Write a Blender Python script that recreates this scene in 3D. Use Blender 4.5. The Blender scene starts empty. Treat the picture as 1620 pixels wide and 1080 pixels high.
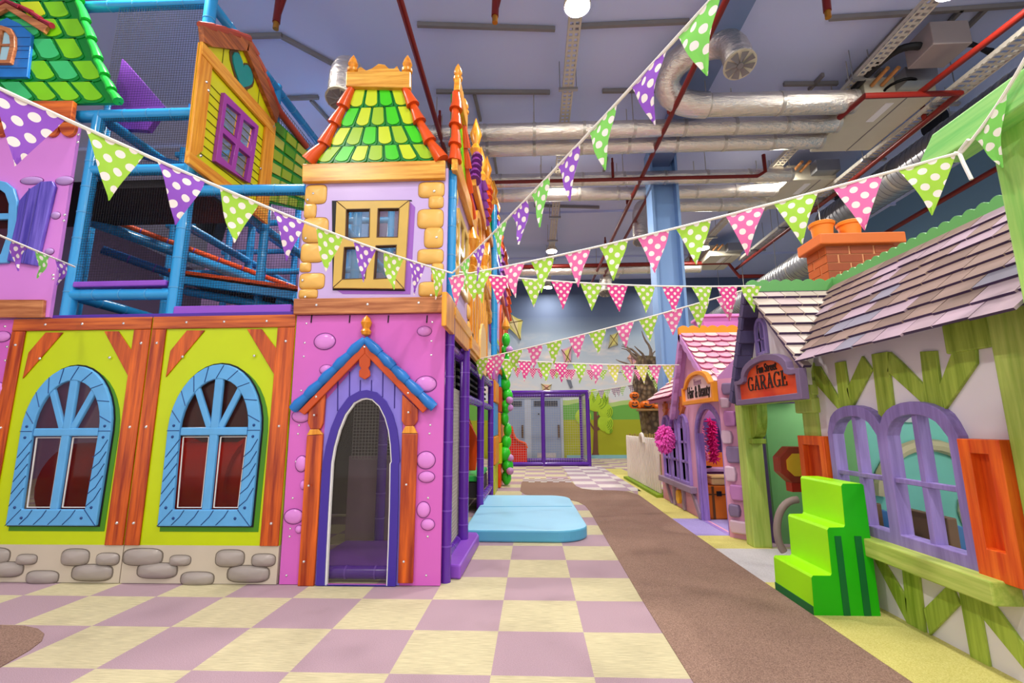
import bpy, bmesh, math, random
from mathutils import Vector, Matrix
from mathutils.geometry import tessellate_polygon
random.seed(7)
scene = bpy.context.scene
col = scene.collection
PI = math.pi
sin, cos = math.sin, math.cos

LAMP_W, WORLD_S, EXPO = 140.0, 1.3, -.1
# ------------------------------------------------------------ camera numbers
FOC, PIT, YAW, ROL, EYE = 743.75, .1764, -.0438, -.00595, 1.196
CF = Vector((sin(YAW)*cos(PIT), cos(YAW)*cos(PIT), sin(PIT)))
_r = Vector((cos(YAW), -sin(YAW), 0)); _u = _r.cross(CF)
CR = _r*cos(ROL)+_u*sin(ROL); CU = -_r*sin(ROL)+_u*cos(ROL)
CO = Vector((0, 0, EYE))
def ray(x, y): return CR*((x-810)/FOC)-CU*((y-540)/FOC)+CF
def at(x, y, X=None, Y=None, Z=None, D=None):
    """world point seen at a picture point, on the plane X=, Y=, Z= or at camera depth D="""
    d = ray(x, y)
    if D is not None: return CO+d*D
    i, v = (0, X) if X is not None else (1, Y) if Y is not None else (2, Z)
    return CO+d*((v-CO[i])/d[i])
def proj(p):
    q = p-CO; z = q.dot(CF)
    return 810+FOC*q.dot(CR)/z, 540-FOC*q.dot(CU)/z
def xz(pts, Y=3.8, o=(0, 0), s=1.0):
    return [((p := at(o[0]+x/s, o[1]+y/s, Y=Y)).x, p.z) for x, y in pts]
def yz(pts, X, o=(0, 0), s=1.0):
    return [((p := at(o[0]+x/s, o[1]+y/s, X=X)).y, p.z) for x, y in pts]

# ------------------------------------------------------------ frames (u,v,d) -> world
def FR(Y): return lambda u, v, d: (u, Y-d, v)          # faces the camera (-Y)
def RT(X): return lambda u, v, d: (X+d, u, v)          # faces +X
def LF(X): return lambda u, v, d: (X-d, u, v)          # faces -X
def UP(Z): return lambda u, v, d: (u, v, Z+d)          # faces up
def PLANE(o, a, b):                                     # general plane from origin and two unit axes
    o, a, b = Vector(o), Vector(a).normalized(), Vector(b).normalized(); n = a.cross(b).normalized()
    return lambda u, v, d: tuple(o+a*u+b*v+n*d)

# ------------------------------------------------------------ materials
def lin(c):
    c = c/255.0
    return c/12.92 if c <= .04045 else ((c+.055)/1.055)**2.4
def rgb(c): return (lin(c[0]), lin(c[1]), lin(c[2]), 1)
MATS = {}
def base_mat(name):
    m = bpy.data.materials.new(name); m.use_nodes = True
    nt = m.node_tree; b = nt.nodes['Principled BSDF']
    MATS[name] = m
    return m, nt, b
def mathn(nt, op, a, b=None, c=None):
    n = nt.nodes.new('ShaderNodeMath'); n.operation = op
    for i, v in enumerate((a, b, c)):
        if v is None: continue
        if hasattr(v, 'links'): nt.links.new(v, n.inputs[i])
        else: n.inputs[i].default_value = v
    return n.outputs[0]
def mixc(nt, f, a, b):
    n = nt.nodes.new('ShaderNodeMix'); n.data_type = 'RGBA'
    if hasattr(f, 'links'): nt.links.new(f, n.inputs[0])
    else: n.inputs[0].default_value = f
    for i, v in ((6, a), (7, b)):
        if hasattr(v, 'links'): nt.links.new(v, n.inputs[i])
        else: n.inputs[i].default_value = v
    return n.outputs[2]
def coords(nt, scale=(1, 1, 1), rot=(0, 0, 0), kind='Object'):
    t = nt.nodes.new('ShaderNodeTexCoord'); mp = nt.nodes.new('ShaderNodeMapping')
    nt.links.new(t.outputs[kind], mp.inputs[0])
    mp.inputs['Scale'].default_value = scale; mp.inputs['Rotation'].default_value = rot
    return mp.outputs[0]
def noise(nt, vec, scale, detail=2.0, rough=.5):
    n = nt.nodes.new('ShaderNodeTexNoise'); nt.links.new(vec, n.inputs['Vector'])
    n.inputs['Scale'].default_value = scale; n.inputs['Detail'].default_value = detail; n.inputs['Roughness'].default_value = rough
    return n.outputs['Fac']
def ramp(nt, f, lo, hi):
    n = nt.nodes.new('ShaderNodeMapRange'); nt.links.new(f, n.inputs[0])
    n.inputs[1].default_value = lo; n.inputs[2].default_value = hi
    return n.outputs[0]
def bump(nt, b, h, dist, strength=.5):
    n = nt.nodes.new('ShaderNodeBump'); nt.links.new(h, n.inputs['Height'])
    n.inputs['Distance'].default_value = dist; n.inputs['Strength'].default_value = strength
    nt.links.new(n.outputs[0], b.inputs['Normal'])
def mat(name, c, rough=.45, var=.05, nscale=5.0, metal=0.0, spec=.36, bmp=0.0, bscale=60.0, coat=0.0):
    """plain paint, vinyl, plastic: one colour with a faint mottling"""
    if name in MATS: return MATS[name]
    m, nt, b = base_mat(name)
    k = rgb(c); lo = tuple(max(0, v*(1-var)) for v in k[:3])+(1,); hi = tuple(min(1, v*(1+var)) for v in k[:3])+(1,)
    v = coords(nt)
    nt.links.new(mixc(nt, noise(nt, v, nscale), lo, hi), b.inputs['Base Color'])
    b.inputs['Roughness'].default_value = rough; b.inputs['Metallic'].default_value = metal
    b.inputs['Specular IOR Level'].default_value = spec; b.inputs['Coat Weight'].default_value = coat
    if bmp: bump(nt, b, noise(nt, v, bscale, 3), bmp)
    return m
def wood(name, c1, c2, axis='Z', rough=.4, scale=1.0):
    """streaked timber grain running along one axis"""
    if name in MATS: return MATS[name]
    m, nt, b = base_mat(name)
    s = {'X': (1.6, 26, 26), 'Y': (26, 1.6, 26), 'Z': (26, 26, 1.6)}[axis]
    v = coords(nt, tuple(q*scale for q in s))
    f = noise(nt, v, 1.0, 4, .62)
    nt.links.new(mixc(nt, ramp(nt, f, .36, .66), rgb(c1), rgb(c2)), b.inputs['Base Color'])
    b.inputs['Roughness'].default_value = rough
    bump(nt, b, f, .004, .3)
    return m
def glow(name, c, s):
    m, nt, b = base_mat(name)
    b.inputs['Emission Color'].default_value = rgb(c); b.inputs['Emission Strength'].default_value = s
    return m
def pane(name, tint, alpha=.3, rough=.05):
    """clear acrylic sheet: part see-through, part glossy"""
    m, nt, b = base_mat(name)
    b.inputs['Base Color'].default_value = rgb(tint); b.inputs['Alpha'].default_value = alpha
    b.inputs['Roughness'].default_value = rough
    return m
def dots(name, c, spot=(255, 245, 240), size=.052, rad=.30, gingham=False):
    """printed cotton: polka dots on a staggered grid, or a gingham check"""
    m, nt, b = base_mat(name)
    t = nt.nodes.new('ShaderNodeTexCoord'); sp = nt.nodes.new('ShaderNodeSeparateXYZ'); nt.links.new(t.outputs['Object'], sp.inputs[0])
    u = mathn(nt, 'DIVIDE', mathn(nt, 'ADD', sp.outputs[0], sp.outputs[2]), size*1.41)
    w = mathn(nt, 'DIVIDE', mathn(nt, 'SUBTRACT', sp.outputs[0], sp.outputs[2]), size*1.41)
    if gingham:
        a = mathn(nt, 'GREATER_THAN', mathn(nt, 'FRACT', mathn(nt, 'DIVIDE', sp.outputs[0], size)), .5)
        bb = mathn(nt, 'GREATER_THAN', mathn(nt, 'FRACT', mathn(nt, 'DIVIDE', sp.outputs[2], size)), .5)
        f = mathn(nt, 'MULTIPLY', mathn(nt, 'ADD', a, bb), .5)
    else:
        u = mathn(nt, 'SUBTRACT', mathn(nt, 'FRACT', mathn(nt, 'ADD', u, .25)), .5); w = mathn(nt, 'SUBTRACT', mathn(nt, 'FRACT', mathn(nt, 'ADD', w, .25)), .5)
        d = mathn(nt, 'SQRT', mathn(nt, 'ADD', mathn(nt, 'MULTIPLY', u, u), mathn(nt, 'MULTIPLY', w, w)))
        f = mathn(nt, 'LESS_THAN', d, rad)
    nt.links.new(mixc(nt, f, rgb(c), rgb(spot)), b.inputs['Base Color'])
    b.inputs['Roughness'].default_value = .75; b.inputs['Specular IOR Level'].default_value = .2
    b.inputs['Subsurface Weight'].default_value = 0
    # thin cloth lets some light through
    tr = nt.nodes.new('ShaderNodeBsdfTranslucent'); nt.links.new(mixc(nt, f, rgb(c), rgb(spot)), tr.inputs[0])
    mx = nt.nodes.new('ShaderNodeMixShader'); mx.inputs[0].default_value = .35
    nt.links.new(b.outputs[0], mx.inputs[1]); nt.links.new(tr.outputs[0], mx.inputs[2])
    nt.links.new(mx.outputs[0], nt.nodes['Material Output'].inputs[0])
    return m
def carpet(name, c1, c2, rough=.95, stretch=(1, 1, 1), scale=160, amount=1.0):
    m, nt, b = base_mat(name)
    v = coords(nt, stretch)
    f = ramp(nt, noise(nt, v, scale, 2, .6), .3, .7)
    g = noise(nt, coords(nt), 1.5, 3)
    k = mixc(nt, f, rgb(c1), rgb(c2))
    k = mixc(nt, mathn(nt, 'MULTIPLY', ramp(nt, g, .45, .75), .12), k, (0.02, .015, .015, 1))
    nt.links.new(k, b.inputs['Base Color']); b.inputs['Roughness'].default_value = rough
    b.inputs['Specular IOR Level'].default_value = .1
    bump(nt, b, f, .004, .4)
    return m

# ------------------------------------------------------------ mesh builder
class MB:
    def __init__(s): s.v = []; s.f = []; s.m = []
    def add(s, vs, fs, mi=0):
        o = len(s.v); s.v += [tuple(v) for v in vs]
        for f in fs: s.f.append([i+o for i in f]); s.m.append(mi)
    def prism(s, poly, fr, d0, d1, mi=0, holes=(), side=None):
        """a flat shape (with holes) given its thickness from d0 to d1 along the frame's normal"""
        loops = [list(poly)]+[list(h) for h in holes]
        flat = [p for l in loops for p in l]; n = len(flat)
        vs = [fr(u, v, d0) for u, v in flat]+[fr(u, v, d1) for u, v in flat]
        fs = []
        if holes or not convex(poly):
            tr = tessellate_polygon([[Vector((u, v, 0)) for u, v in l] for l in loops])
            fs += [tuple(i+n for i in t) for t in tr]+[tuple(t[::-1]) for t in tr]
        else:
            fs += [tuple(range(n, 2*n)), tuple(range(n-1, -1, -1))]
        sf = []; o = 0
        for l in loops:
            k = len(l)
            for i in range(k): sf.append((o+i, o+(i+1) % k, o+(i+1) % k+n, o+i+n))
            o += k
        base = len(s.v); s.v += [tuple(v) for v in vs]
        for f in fs: s.f.append([i+base for i in f]); s.m.append(mi)
        for f in sf: s.f.append([i+base for i in f]); s.m.append(mi if side is None else side)
        return s
    def box(s, a, b, mi=0):
        (x0, y0, z0), (x1, y1, z1) = a, b
        s.add([(x0, y0, z0), (x1, y0, z0), (x1, y1, z0), (x0, y1, z0), (x0, y0, z1), (x1, y0, z1), (x1, y1, z1), (x0, y1, z1)],
              [(0, 3, 2, 1), (4, 5, 6, 7), (0, 1, 5, 4), (1, 2, 6, 5), (2, 3, 7, 6), (3, 0, 4, 7)], mi)
        return s
    def rect(s, u0, u1, v0, v1, fr, d0, d1, mi=0): return s.prism([(u0, v0), (u1, v0), (u1, v1), (u0, v1)], fr, d0, d1, mi)
    def tube(s, pts, r, n=10, mi=0, closed=False):
        pts = [Vector(p) for p in pts]; k = len(pts); rs = r if isinstance(r, (list, tuple)) else [r]*k
        vs = []; ref = None
        for i, p in enumerate(pts):
            if closed: t = pts[(i+1) % k]-pts[i-1]
            else: t = (pts[min(i+1, k-1)]-pts[max(i-1, 0)])
            t.normalize()
            if ref is None:
                ref = t.cross(Vector((0, 0, 1)))
                if ref.length < .1: ref = t.cross(Vector((0, 1, 0)))
            ref = (ref-t*ref.dot(t)).normalized(); bi = t.cross(ref)
            for j in range(n):
                a = 2*PI*j/n; vs.append(p+(ref*cos(a)+bi*sin(a))*rs[i])
        fs = []
        for i in range(k if closed else k-1):
            for j in range(n):
                a, b = i*n, ((i+1) % k)*n
                fs.append((a+j, a+(j+1) % n, b+(j+1) % n, b+j))
        if not closed: fs += [tuple(range(n-1, -1, -1)), tuple(range((k-1)*n, k*n))]
        s.add(vs, fs, mi); return s
    def lathe(s, prof, c, n=20, mi=0, axis='Z'):
        """(radius, height) profile spun about an axis through c"""
        c = Vector(c); A = {'Z': ((1, 0, 0), (0, 1, 0), (0, 0, 1)), 'X': ((0, 1, 0), (0, 0, 1), (1, 0, 0)), 'Y': ((0, 0, 1), (1, 0, 0), (0, 1, 0))}[axis]
        a, b, h = (Vector(q) for q in A); vs = []; k = len(prof)
        for r, z in prof:
            for j in range(n): t = 2*PI*j/n; vs.append(c+a*(r*cos(t))+b*(r*sin(t))+h*z)
        fs = [(i*n+j, i*n+(j+1) % n, (i+1)*n+(j+1) % n, (i+1)*n+j) for i in range(k-1) for j in range(n)]
        if prof[0][0] > 1e-5: fs.append(tuple(range(n-1, -1, -1)))
        if prof[-1][0] > 1e-5: fs.append(tuple(range((k-1)*n, k*n)))
        s.add(vs, fs, mi); return s
    def dome(s, u, v, ru, rv, h, fr, d=0.0, e=2.0, mi=0, n=24, rings=5, rot=0.0):
        """a raised pillow; e>2 squares its outline"""
        vs = []
        for i in range(rings):
            t = i/(rings-1)*PI/2*.94; k = cos(t); z = d+h*sin(t)
            for j in range(n):
                a = 2*PI*j/n; ca, sa = cos(a), sin(a)
                p = ru*k*math.copysign(abs(ca)**(2/e), ca); q = rv*k*math.copysign(abs(sa)**(2/e), sa)
                vs.append(fr(u+p*cos(rot)-q*sin(rot), v+p*sin(rot)+q*cos(rot), z))
        vs.append(fr(u, v, d+h))
        fs = [(i*n+j, i*n+(j+1) % n, (i+1)*n+(j+1) % n, (i+1)*n+j) for i in range(rings-1) for j in range(n)]
        fs += [((rings-1)*n+j, (rings-1)*n+(j+1) % n, rings*n) for j in range(n)]
        s.add(vs, fs, mi); return s
    def ball(s, c, r, mi=0, n=12, m=8):
        rx, ry, rz = r if isinstance(r, (tuple, list)) else (r, r, r)
        vs = [(c[0], c[1], c[2]-rz)]
        for i in range(1, m):
            t = -PI/2+PI*i/m
            for j in range(n): a = 2*PI*j/n; vs.append((c[0]+rx*cos(t)*cos(a), c[1]+ry*cos(t)*sin(a), c[2]+rz*sin(t)))
        vs.append((c[0], c[1], c[2]+rz)); last = len(vs)-1
        fs = [(0, 1+(j+1) % n, 1+j) for j in range(n)]
        fs += [(1+i*n+j, 1+i*n+(j+1) % n, 1+(i+1)*n+(j+1) % n, 1+(i+1)*n+j) for i in range(m-2) for j in range(n)]
        fs += [(1+(m-2)*n+j, 1+(m-2)*n+(j+1) % n, last) for j in range(n)]
        s.add(vs, fs, mi); return s
    def grid(s, fr, u0, u1, v0, v1, step=.03, r=.0016, mi=0):
        """a knotted net: crossing cords as thin square rods"""
        def rod(p, q, du, dv):
            vs = []
            for (u, v) in (p, q):
                vs += [fr(u-du*r, v-dv*r, 0), fr(u, v, r*1.4), fr(u+du*r, v+dv*r, 0)]
            s.add(vs, [(0, 1, 4, 3), (1, 2, 5, 4), (2, 0, 3, 5)], mi)
        k = max(1, round((u1-u0)/step))
        for i in range(k+1): u = u0+(u1-u0)*i/k; rod((u, v0), (u, v1), 1, 0)
        k = max(1, round((v1-v0)/step))
        for i in range(k+1): v = v0+(v1-v0)*i/k; rod((u0, v), (u1, v), 0, 1)
        return s
    def build(s, name, mats, parent=None, smooth=False, bevel=0.0, label=None, segs=2):
        me = bpy.data.meshes.new(name); me.from_pydata(s.v, [], s.f)
        mats = mats if isinstance(mats, (list, tuple)) else [mats]
        for m in mats: me.materials.append(m)
        me.polygons.foreach_set('material_index', s.m)
        bm = bmesh.new(); bm.from_mesh(me); bmesh.ops.recalc_face_normals(bm, faces=bm.faces); bm.to_mesh(me); bm.free()
        if smooth:
            me.polygons.foreach_set('use_smooth', [True]*len(me.polygons)); me.set_sharp_from_angle(angle=math.radians(38))
        o = bpy.data.objects.new(name, me); col.objects.link(o)
        if bevel:
            b = o.modifiers.new('Bevel', 'BEVEL'); b.width = bevel; b.segments = segs; b.limit_method = 'ANGLE'; b.angle_limit = math.radians(40)
        if parent is not None: put(o, parent)
        if label: o['label'] = label
        return o
def put(o, parent):
    o.parent = parent
    o.matrix_parent_inverse = Matrix.Translation(-Vector(parent.location)) if parent.parent is None else Matrix.Identity(4)
def convex(poly):
    n = len(poly); sg = 0
    for i in range(n):
        ax, ay = poly[i]; bx, by = poly[(i+1) % n]; cx, cy = poly[(i+2) % n]
        c = (bx-ax)*(cy-by)-(by-ay)*(cx-bx)
        if abs(c) < 1e-10: continue
        if sg and (c > 0) != (sg > 0): return False
        sg = c
    return True
def thing(name, label, cat, loc=(0, 0, 0), group=None):
    o = bpy.data.objects.new(name, None); col.objects.link(o); o.location = loc; o.empty_display_size = .1
    return tag(o, label, cat, group)
def tag(o, label, cat, group=None, kind=None):
    if label: o['label'] = label
    if cat: o['category'] = cat
    if group: o['group'] = group
    if kind: o['kind'] = kind
    return o
def struct(o): o['kind'] = 'structure'; return o
def copy_tree(o, parent=None):
    c = o.copy(); col.objects.link(c)
    c.matrix_parent_inverse = o.matrix_parent_inverse.copy()
    if parent is not None: c.parent = parent; c.matrix_parent_inverse = o.matrix_parent_inverse.copy()
    for ch in list(o.children): copy_tree(ch, c)
    return c
def arch(cx, z0, hw0, zs, hw, rise, n=18, p=1.0):
    """outline: straight jambs from z0 up to zs, then an elliptical head"""
    pts = [(cx-hw0, z0), (cx+hw0, z0)]
    for i in range(n+1):
        a = PI*i/n; pts.append((cx+hw*cos(a), zs+rise*sin(a)**p))
    return pts
def text_mesh(txt, size, mats, fr, u, v, d, parent, name='lettering', sx=1.0, sy=1.0, depth=.004, grow=0.0, align='CENTER'):
    cu = bpy.data.curves.new(name, 'FONT'); cu.body = txt; cu.size = size; cu.extrude = depth; cu.align_x = align; cu.offset = grow
    ob = bpy.data.objects.new(name, cu); col.objects.link(ob)
    dg = bpy.context.evaluated_depsgraph_get(); me = bpy.data.meshes.new_from_object(ob.evaluated_get(dg))
    bpy.data.objects.remove(ob); bpy.data.curves.remove(cu)
    mb = MB(); mb.add([fr(u+q.co.x*sx, v+q.co.y*sy, d+q.co.z) for q in me.vertices], [tuple(p.vertices) for p in me.polygons])
    bpy.data.meshes.remove(me)
    return mb.build(name, mats, parent)
def bolts(parent, fr, pts, r=.012, d=.0):
    mb = MB()
    for u, v in pts: mb.dome(u, v, r, r, r*.7, fr, d, n=10, rings=3)
    return mb.build('bolt', M_steel, parent, smooth=True)

# ------------------------------------------------------------ palette
M_steel = mat('bolt_steel', (225, 225, 225), .25, .02, metal=.9)
M_lime = mat('lime_panel', (188, 206, 2), .3)
M_timber_v = wood('orange_timber_upright', (138, 36, 4), (226, 104, 20), 'Z', .3, .6)
M_timber_h = wood('orange_timber_level', (146, 48, 10), (224, 116, 40), 'X', .3, .6)
M_gold_h = wood('golden_timber_level', (196, 122, 22), (240, 186, 82), 'X', .3)
M_gold_v = wood('golden_timber_upright', (206, 120, 14), (242, 172, 50), 'Z', .3)
M_gold_y = wood('golden_timber_deep', (214, 128, 18), (246, 184, 66), 'Y', .3)
M_brown_h = wood('brown_timber_level', (150, 78, 36), (206, 136, 84), 'X', .35)
M_blue_win = mat('blue_window_paint', (92, 164, 220), .3, .12, 9)
M_blue_dk = mat('dark_blue_line', (24, 62, 120), .4)
M_black = mat('black_paint', (14, 14, 18), .5)
M_white = mat('white_paint', (238, 236, 234), .5, .02)
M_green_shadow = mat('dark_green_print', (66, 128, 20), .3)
M_stone = mat('grey_painted_stone', (158, 148, 142), .3, .14, 7)
M_stone_bed = mat('beige_stone_bed', (196, 184, 166), .35, .08, 4)
M_pink = mat('magenta_panel', (206, 100, 190), .22, .05, 3)
M_pink_stone = mat('pink_bump', (216, 134, 214), .22, .06)
M_line_violet = mat('violet_outline', (110, 40, 116), .4)
M_lilac = mat('lilac_panel', (196, 172, 224), .3)
M_violet_frame = mat('violet_frame', (64, 44, 150), .3)
M_peri = mat('periwinkle_plank', (132, 118, 212), .35, .08, 8)
M_groove = mat('groove_violet', (70, 58, 140), .5)
M_quoin = mat('golden_quoin', (228, 178, 92), .35, .14, 6)
M_quoin_line = mat('quoin_outline', (140, 92, 28), .5)
M_gold_win = mat('ochre_window', (206, 170, 84), .3, .1, 8)
M_ochre_dk = mat('ochre_edge', (92, 62, 26), .4)
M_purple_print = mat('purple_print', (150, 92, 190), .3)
M_tile_dk = mat('tile_green_dark', (10, 128, 44), .3)
M_tile_g = mat('tile_green', (64, 206, 14), .3, .08)
M_tile_y = mat('tile_yellow', (198, 216, 30), .3, .08)
M_tile_yg = mat('tile_olive', (156, 196, 28), .3, .08)
M_tile_t = mat('tile_teal', (60, 186, 110), .3, .08)
M_hip = mat('red_hip_tile', (216, 80, 22), .28, .1)
M_redwood = mat('red_brown_rake', (196, 76, 28), .35, .1, 10)
M_blue_tile = mat('blue_tile', (36, 116, 196), .28, .14, 10)
M_pipe_b = mat('blue_pipe_foam', (44, 150, 214), .25, .06, coat=.3)
M_pipe_bd = mat('blue_beam_paint', (30, 100, 170), .35)
M_pipe_p = mat('purple_pipe_foam', (92, 40, 160), .22, .06, coat=.3)
M_tape = mat('pipe_tape', (150, 180, 215), .4)
M_net = mat('net_cord', (18, 18, 24), .8)
M_net_l = mat('pale_net_cord', (168, 164, 158), .8)
M_deck = mat('deck_underside', (42, 36, 40), .7)
M_pad_p = mat('purple_vinyl', (140, 78, 196), .35)
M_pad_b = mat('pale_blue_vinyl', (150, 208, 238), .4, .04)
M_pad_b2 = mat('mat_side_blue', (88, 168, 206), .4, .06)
M_orange = mat('orange_plastic', (236, 78, 16), .25)
M_red = mat('red_plastic', (226, 34, 14), .22)
M_foil = None
# ============================================================ THE SETTING
def floor_mat(name, ca, cb, x0=-.2237, y0=.5278-.5):
    m, nt, b = base_mat(name)
    g = nt.nodes.new('ShaderNodeNewGeometry'); sp = nt.nodes.new('ShaderNodeSeparateXYZ'); nt.links.new(g.outputs['Position'], sp.inputs[0])
    u = mathn(nt, 'FLOOR', mathn(nt, 'DIVIDE', mathn(nt, 'SUBTRACT', sp.outputs[0], x0-20), .5))
    w = mathn(nt, 'FLOOR', mathn(nt, 'DIVIDE', mathn(nt, 'SUBTRACT', sp.outputs[1], y0-20), .5))
    f = mathn(nt, 'MODULO', mathn(nt, 'ADD', mathn(nt, 'ADD', u, w), 1.0), 2.0)
    mp = nt.nodes.new('ShaderNodeMapping'); nt.links.new(g.outputs['Position'], mp.inputs[0]); mp.inputs['Scale'].default_value = (6, 110, 1)
    st = ramp(nt, noise(nt, mp.outputs[0], 1.6, 3, .6), .3, .7)           # streaks of the woven yellow tiles
    fl = ramp(nt, noise(nt, g.outputs['Position'], 230, 2, .6), .3, .7)    # fleck of the mauve tiles
    k = mixc(nt, f, mixc(nt, fl, rgb(tuple(v*.9 for v in cb)), rgb(tuple(min(255, v*1.08) for v in cb))), mixc(nt, st, rgb(tuple(v*.86 for v in ca)), rgb(tuple(min(255, v*1.07) for v in ca))))
    gr = noise(nt, g.outputs['Position'], 2.2, 3)
    k = mixc(nt, mathn(nt, 'MULTIPLY', ramp(nt, gr, .6, .85), .35), k, rgb((120, 104, 100)))
    nt.links.new(k, b.inputs['Base Color']); b.inputs['Roughness'].default_value = .85; b.inputs['Specular IOR Level'].default_value = .15
    bump(nt, b, fl, .002, .3)
    return m
struct(MB().box((-12, -4, -.1), (9.3, 17.6, 0)).build('floor', floor_mat('checker_carpet', (200, 190, 154), (170, 144, 154))))
M_path = carpet('brown_carpet', (112, 88, 78), (168, 138, 122), stretch=(1, 1, 1))
M_ycar = carpet('yellow_carpet', (196, 186, 96), (226, 218, 140))
M_wcar = carpet('grey_white_carpet', (186, 182, 186), (214, 210, 214))
M_vcar = carpet('lavender_carpet', (150, 138, 196), (172, 160, 214))
pp = [(.735, -3.5), (.735, 3.6), (.775, 7.0), (.76, 7.45), (.69, 7.78), (.55, 8.02), (.3, 8.2), (.02, 8.38), (-.16, 8.6), (-.26, 9.0), (-.27, 10.35), (.8, 10.35), (.83, 9.75), (.9, 9.35), (1.1, 9.16), (1.5, 9.1), (1.7, 8.95), (1.8, 8.55), (1.765, 6.5), (1.75, 4.5), (1.755, -3.5)]
struct(MB().prism(pp, UP(0), 0, .004).build('path', M_path))
spot = [(p.x, p.y) for p in (at(x, y, Z=0) for x, y in [(-120, 1010), (-60, 992), (0, 989), (38, 990), (60, 995), (70, 1003), (66, 1014), (48, 1028), (0, 1056), (-80, 1100)])]
struct(MB().prism(spot, UP(0), 0, .004).build('path', M_path))
mb = MB()
for i in range(8):
    for j in range(4):
        mb.rect(-.25+i*.13, -.25+i*.13+.13, 10.4+j*.16, 10.56+j*.16, UP(0), 0, .004, (i+j) % 2)
struct(mb.build('path_marking', [M_path, M_wcar]))
struct(MB().prism([(1.755, -3.5), (2.6, -3.5), (2.6, 3.95), (1.755, 3.95)], UP(0), 0, .003).prism([(1.755, 4.95), (2.3, 4.95), (2.3, 5.5), (1.76, 5.5)], UP(0), 0, .003).prism([(1.765, 6.45), (2.4, 6.45), (2.4, 13.5), (1.95, 13.5), (1.95, 9.3), (1.8, 8.6)], UP(0), 0, .003).build('floor_trim', M_ycar))
struct(MB().rect(1.75, 2.7, 3.95, 4.95, UP(0), 0, .003).build('floor_trim', M_wcar))
struct(MB().rect(1.76, 2.9, 5.5, 6.45, UP(0), 0, .003).build('floor_trim', M_vcar))
struct(MB().prism([(.83, 9.75), (.92, 9.36), (1.1, 9.17), (1.5, 9.11), (1.95, 9.0), (1.95, 14.3), (.83, 14.3)], UP(0), 0, .003).build('floor_trim', floor_mat('pale_checker', (216, 208, 204), (176, 154, 170))))

M_ceil = mat('ceiling_paint', (198, 208, 246), .85, .05, .6)
mb = MB().box((-12, -4, 6.72), (9.3, 17.7, 6.85))
for y in (1.2, 4.9, 8.2, 11.6, 15): mb.box((-12, y, 6.66), (9.3, y+.05, 6.72))
struct(mb.build('ceiling', M_ceil))

def mural_mat():
    m, nt, b = base_mat('sky_mural')
    g = nt.nodes.new('ShaderNodeNewGeometry'); sp = nt.nodes.new('ShaderNodeSeparateXYZ'); nt.links.new(g.outputs['Position'], sp.inputs[0])
    z = sp.outputs[2]; pos = g.outputs['Position']
    sky = mixc(nt, ramp(nt, z, 2.4, 4.6), rgb((208, 214, 218)), rgb((146, 164, 182)))
    sky = mixc(nt, ramp(nt, z, 4.4, 5.3), sky, rgb((88, 104, 134)))
    mp = nt.nodes.new('ShaderNodeMapping'); nt.links.new(pos, mp.inputs[0]); mp.inputs['Scale'].default_value = (.7, 1, 1.9)
    cl = ramp(nt, noise(nt, mp.outputs[0], .95, 6, .6), .5, .68)
    cl = mathn(nt, 'MULTIPLY', cl, mathn(nt, 'SUBTRACT', 1.0, ramp(nt, z, 3.6, 4.7)))
    sky = mixc(nt, cl, sky, rgb((232, 216, 200)))
    wv = nt.nodes.new('ShaderNodeTexNoise'); nt.links.new(pos, wv.inputs['Vector']); wv.inputs['Scale'].default_value = .5
    h = mathn(nt, 'MULTIPLY', mathn(nt, 'SUBTRACT', wv.outputs['Fac'], .5), .9)
    zz = mathn(nt, 'ADD', z, h)
    k = mixc(nt, mathn(nt, 'LESS_THAN', zz, 2.15), sky, rgb((176, 204, 116)))
    k = mixc(nt, mathn(nt, 'LESS_THAN', zz, 1.98), k, rgb((106, 172, 66)))
    k = mixc(nt, mathn(nt, 'LESS_THAN', z, 1.38), k, rgb((166, 170, 22)))
    nt.links.new(k, b.inputs['Base Color']); b.inputs['Roughness'].default_value = .7
    return m
struct(MB().box((-12, 17.6, 0), (9.3, 17.8, 6.72)).build('wall_back', mural_mat()))
struct(MB().box((9.3, -4, 0), (9.5, 17.8, 6.72)).build('wall_right', mat('teal_blue_wall', (112, 150, 176), .8, .08, .5)))
struct(MB().box((-12.2, -4, 0), (-12, 17.8, 6.72)).build('wall_left', mat('dim_violet_wall', (120, 104, 140), .8, .08, .5)))
struct(MB().box((1.2, 17.56, 0), (9.3, 17.6, .12)).build('baseboard_back', mat('pale_teal_skirting', (138, 190, 200), .6)))

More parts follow.
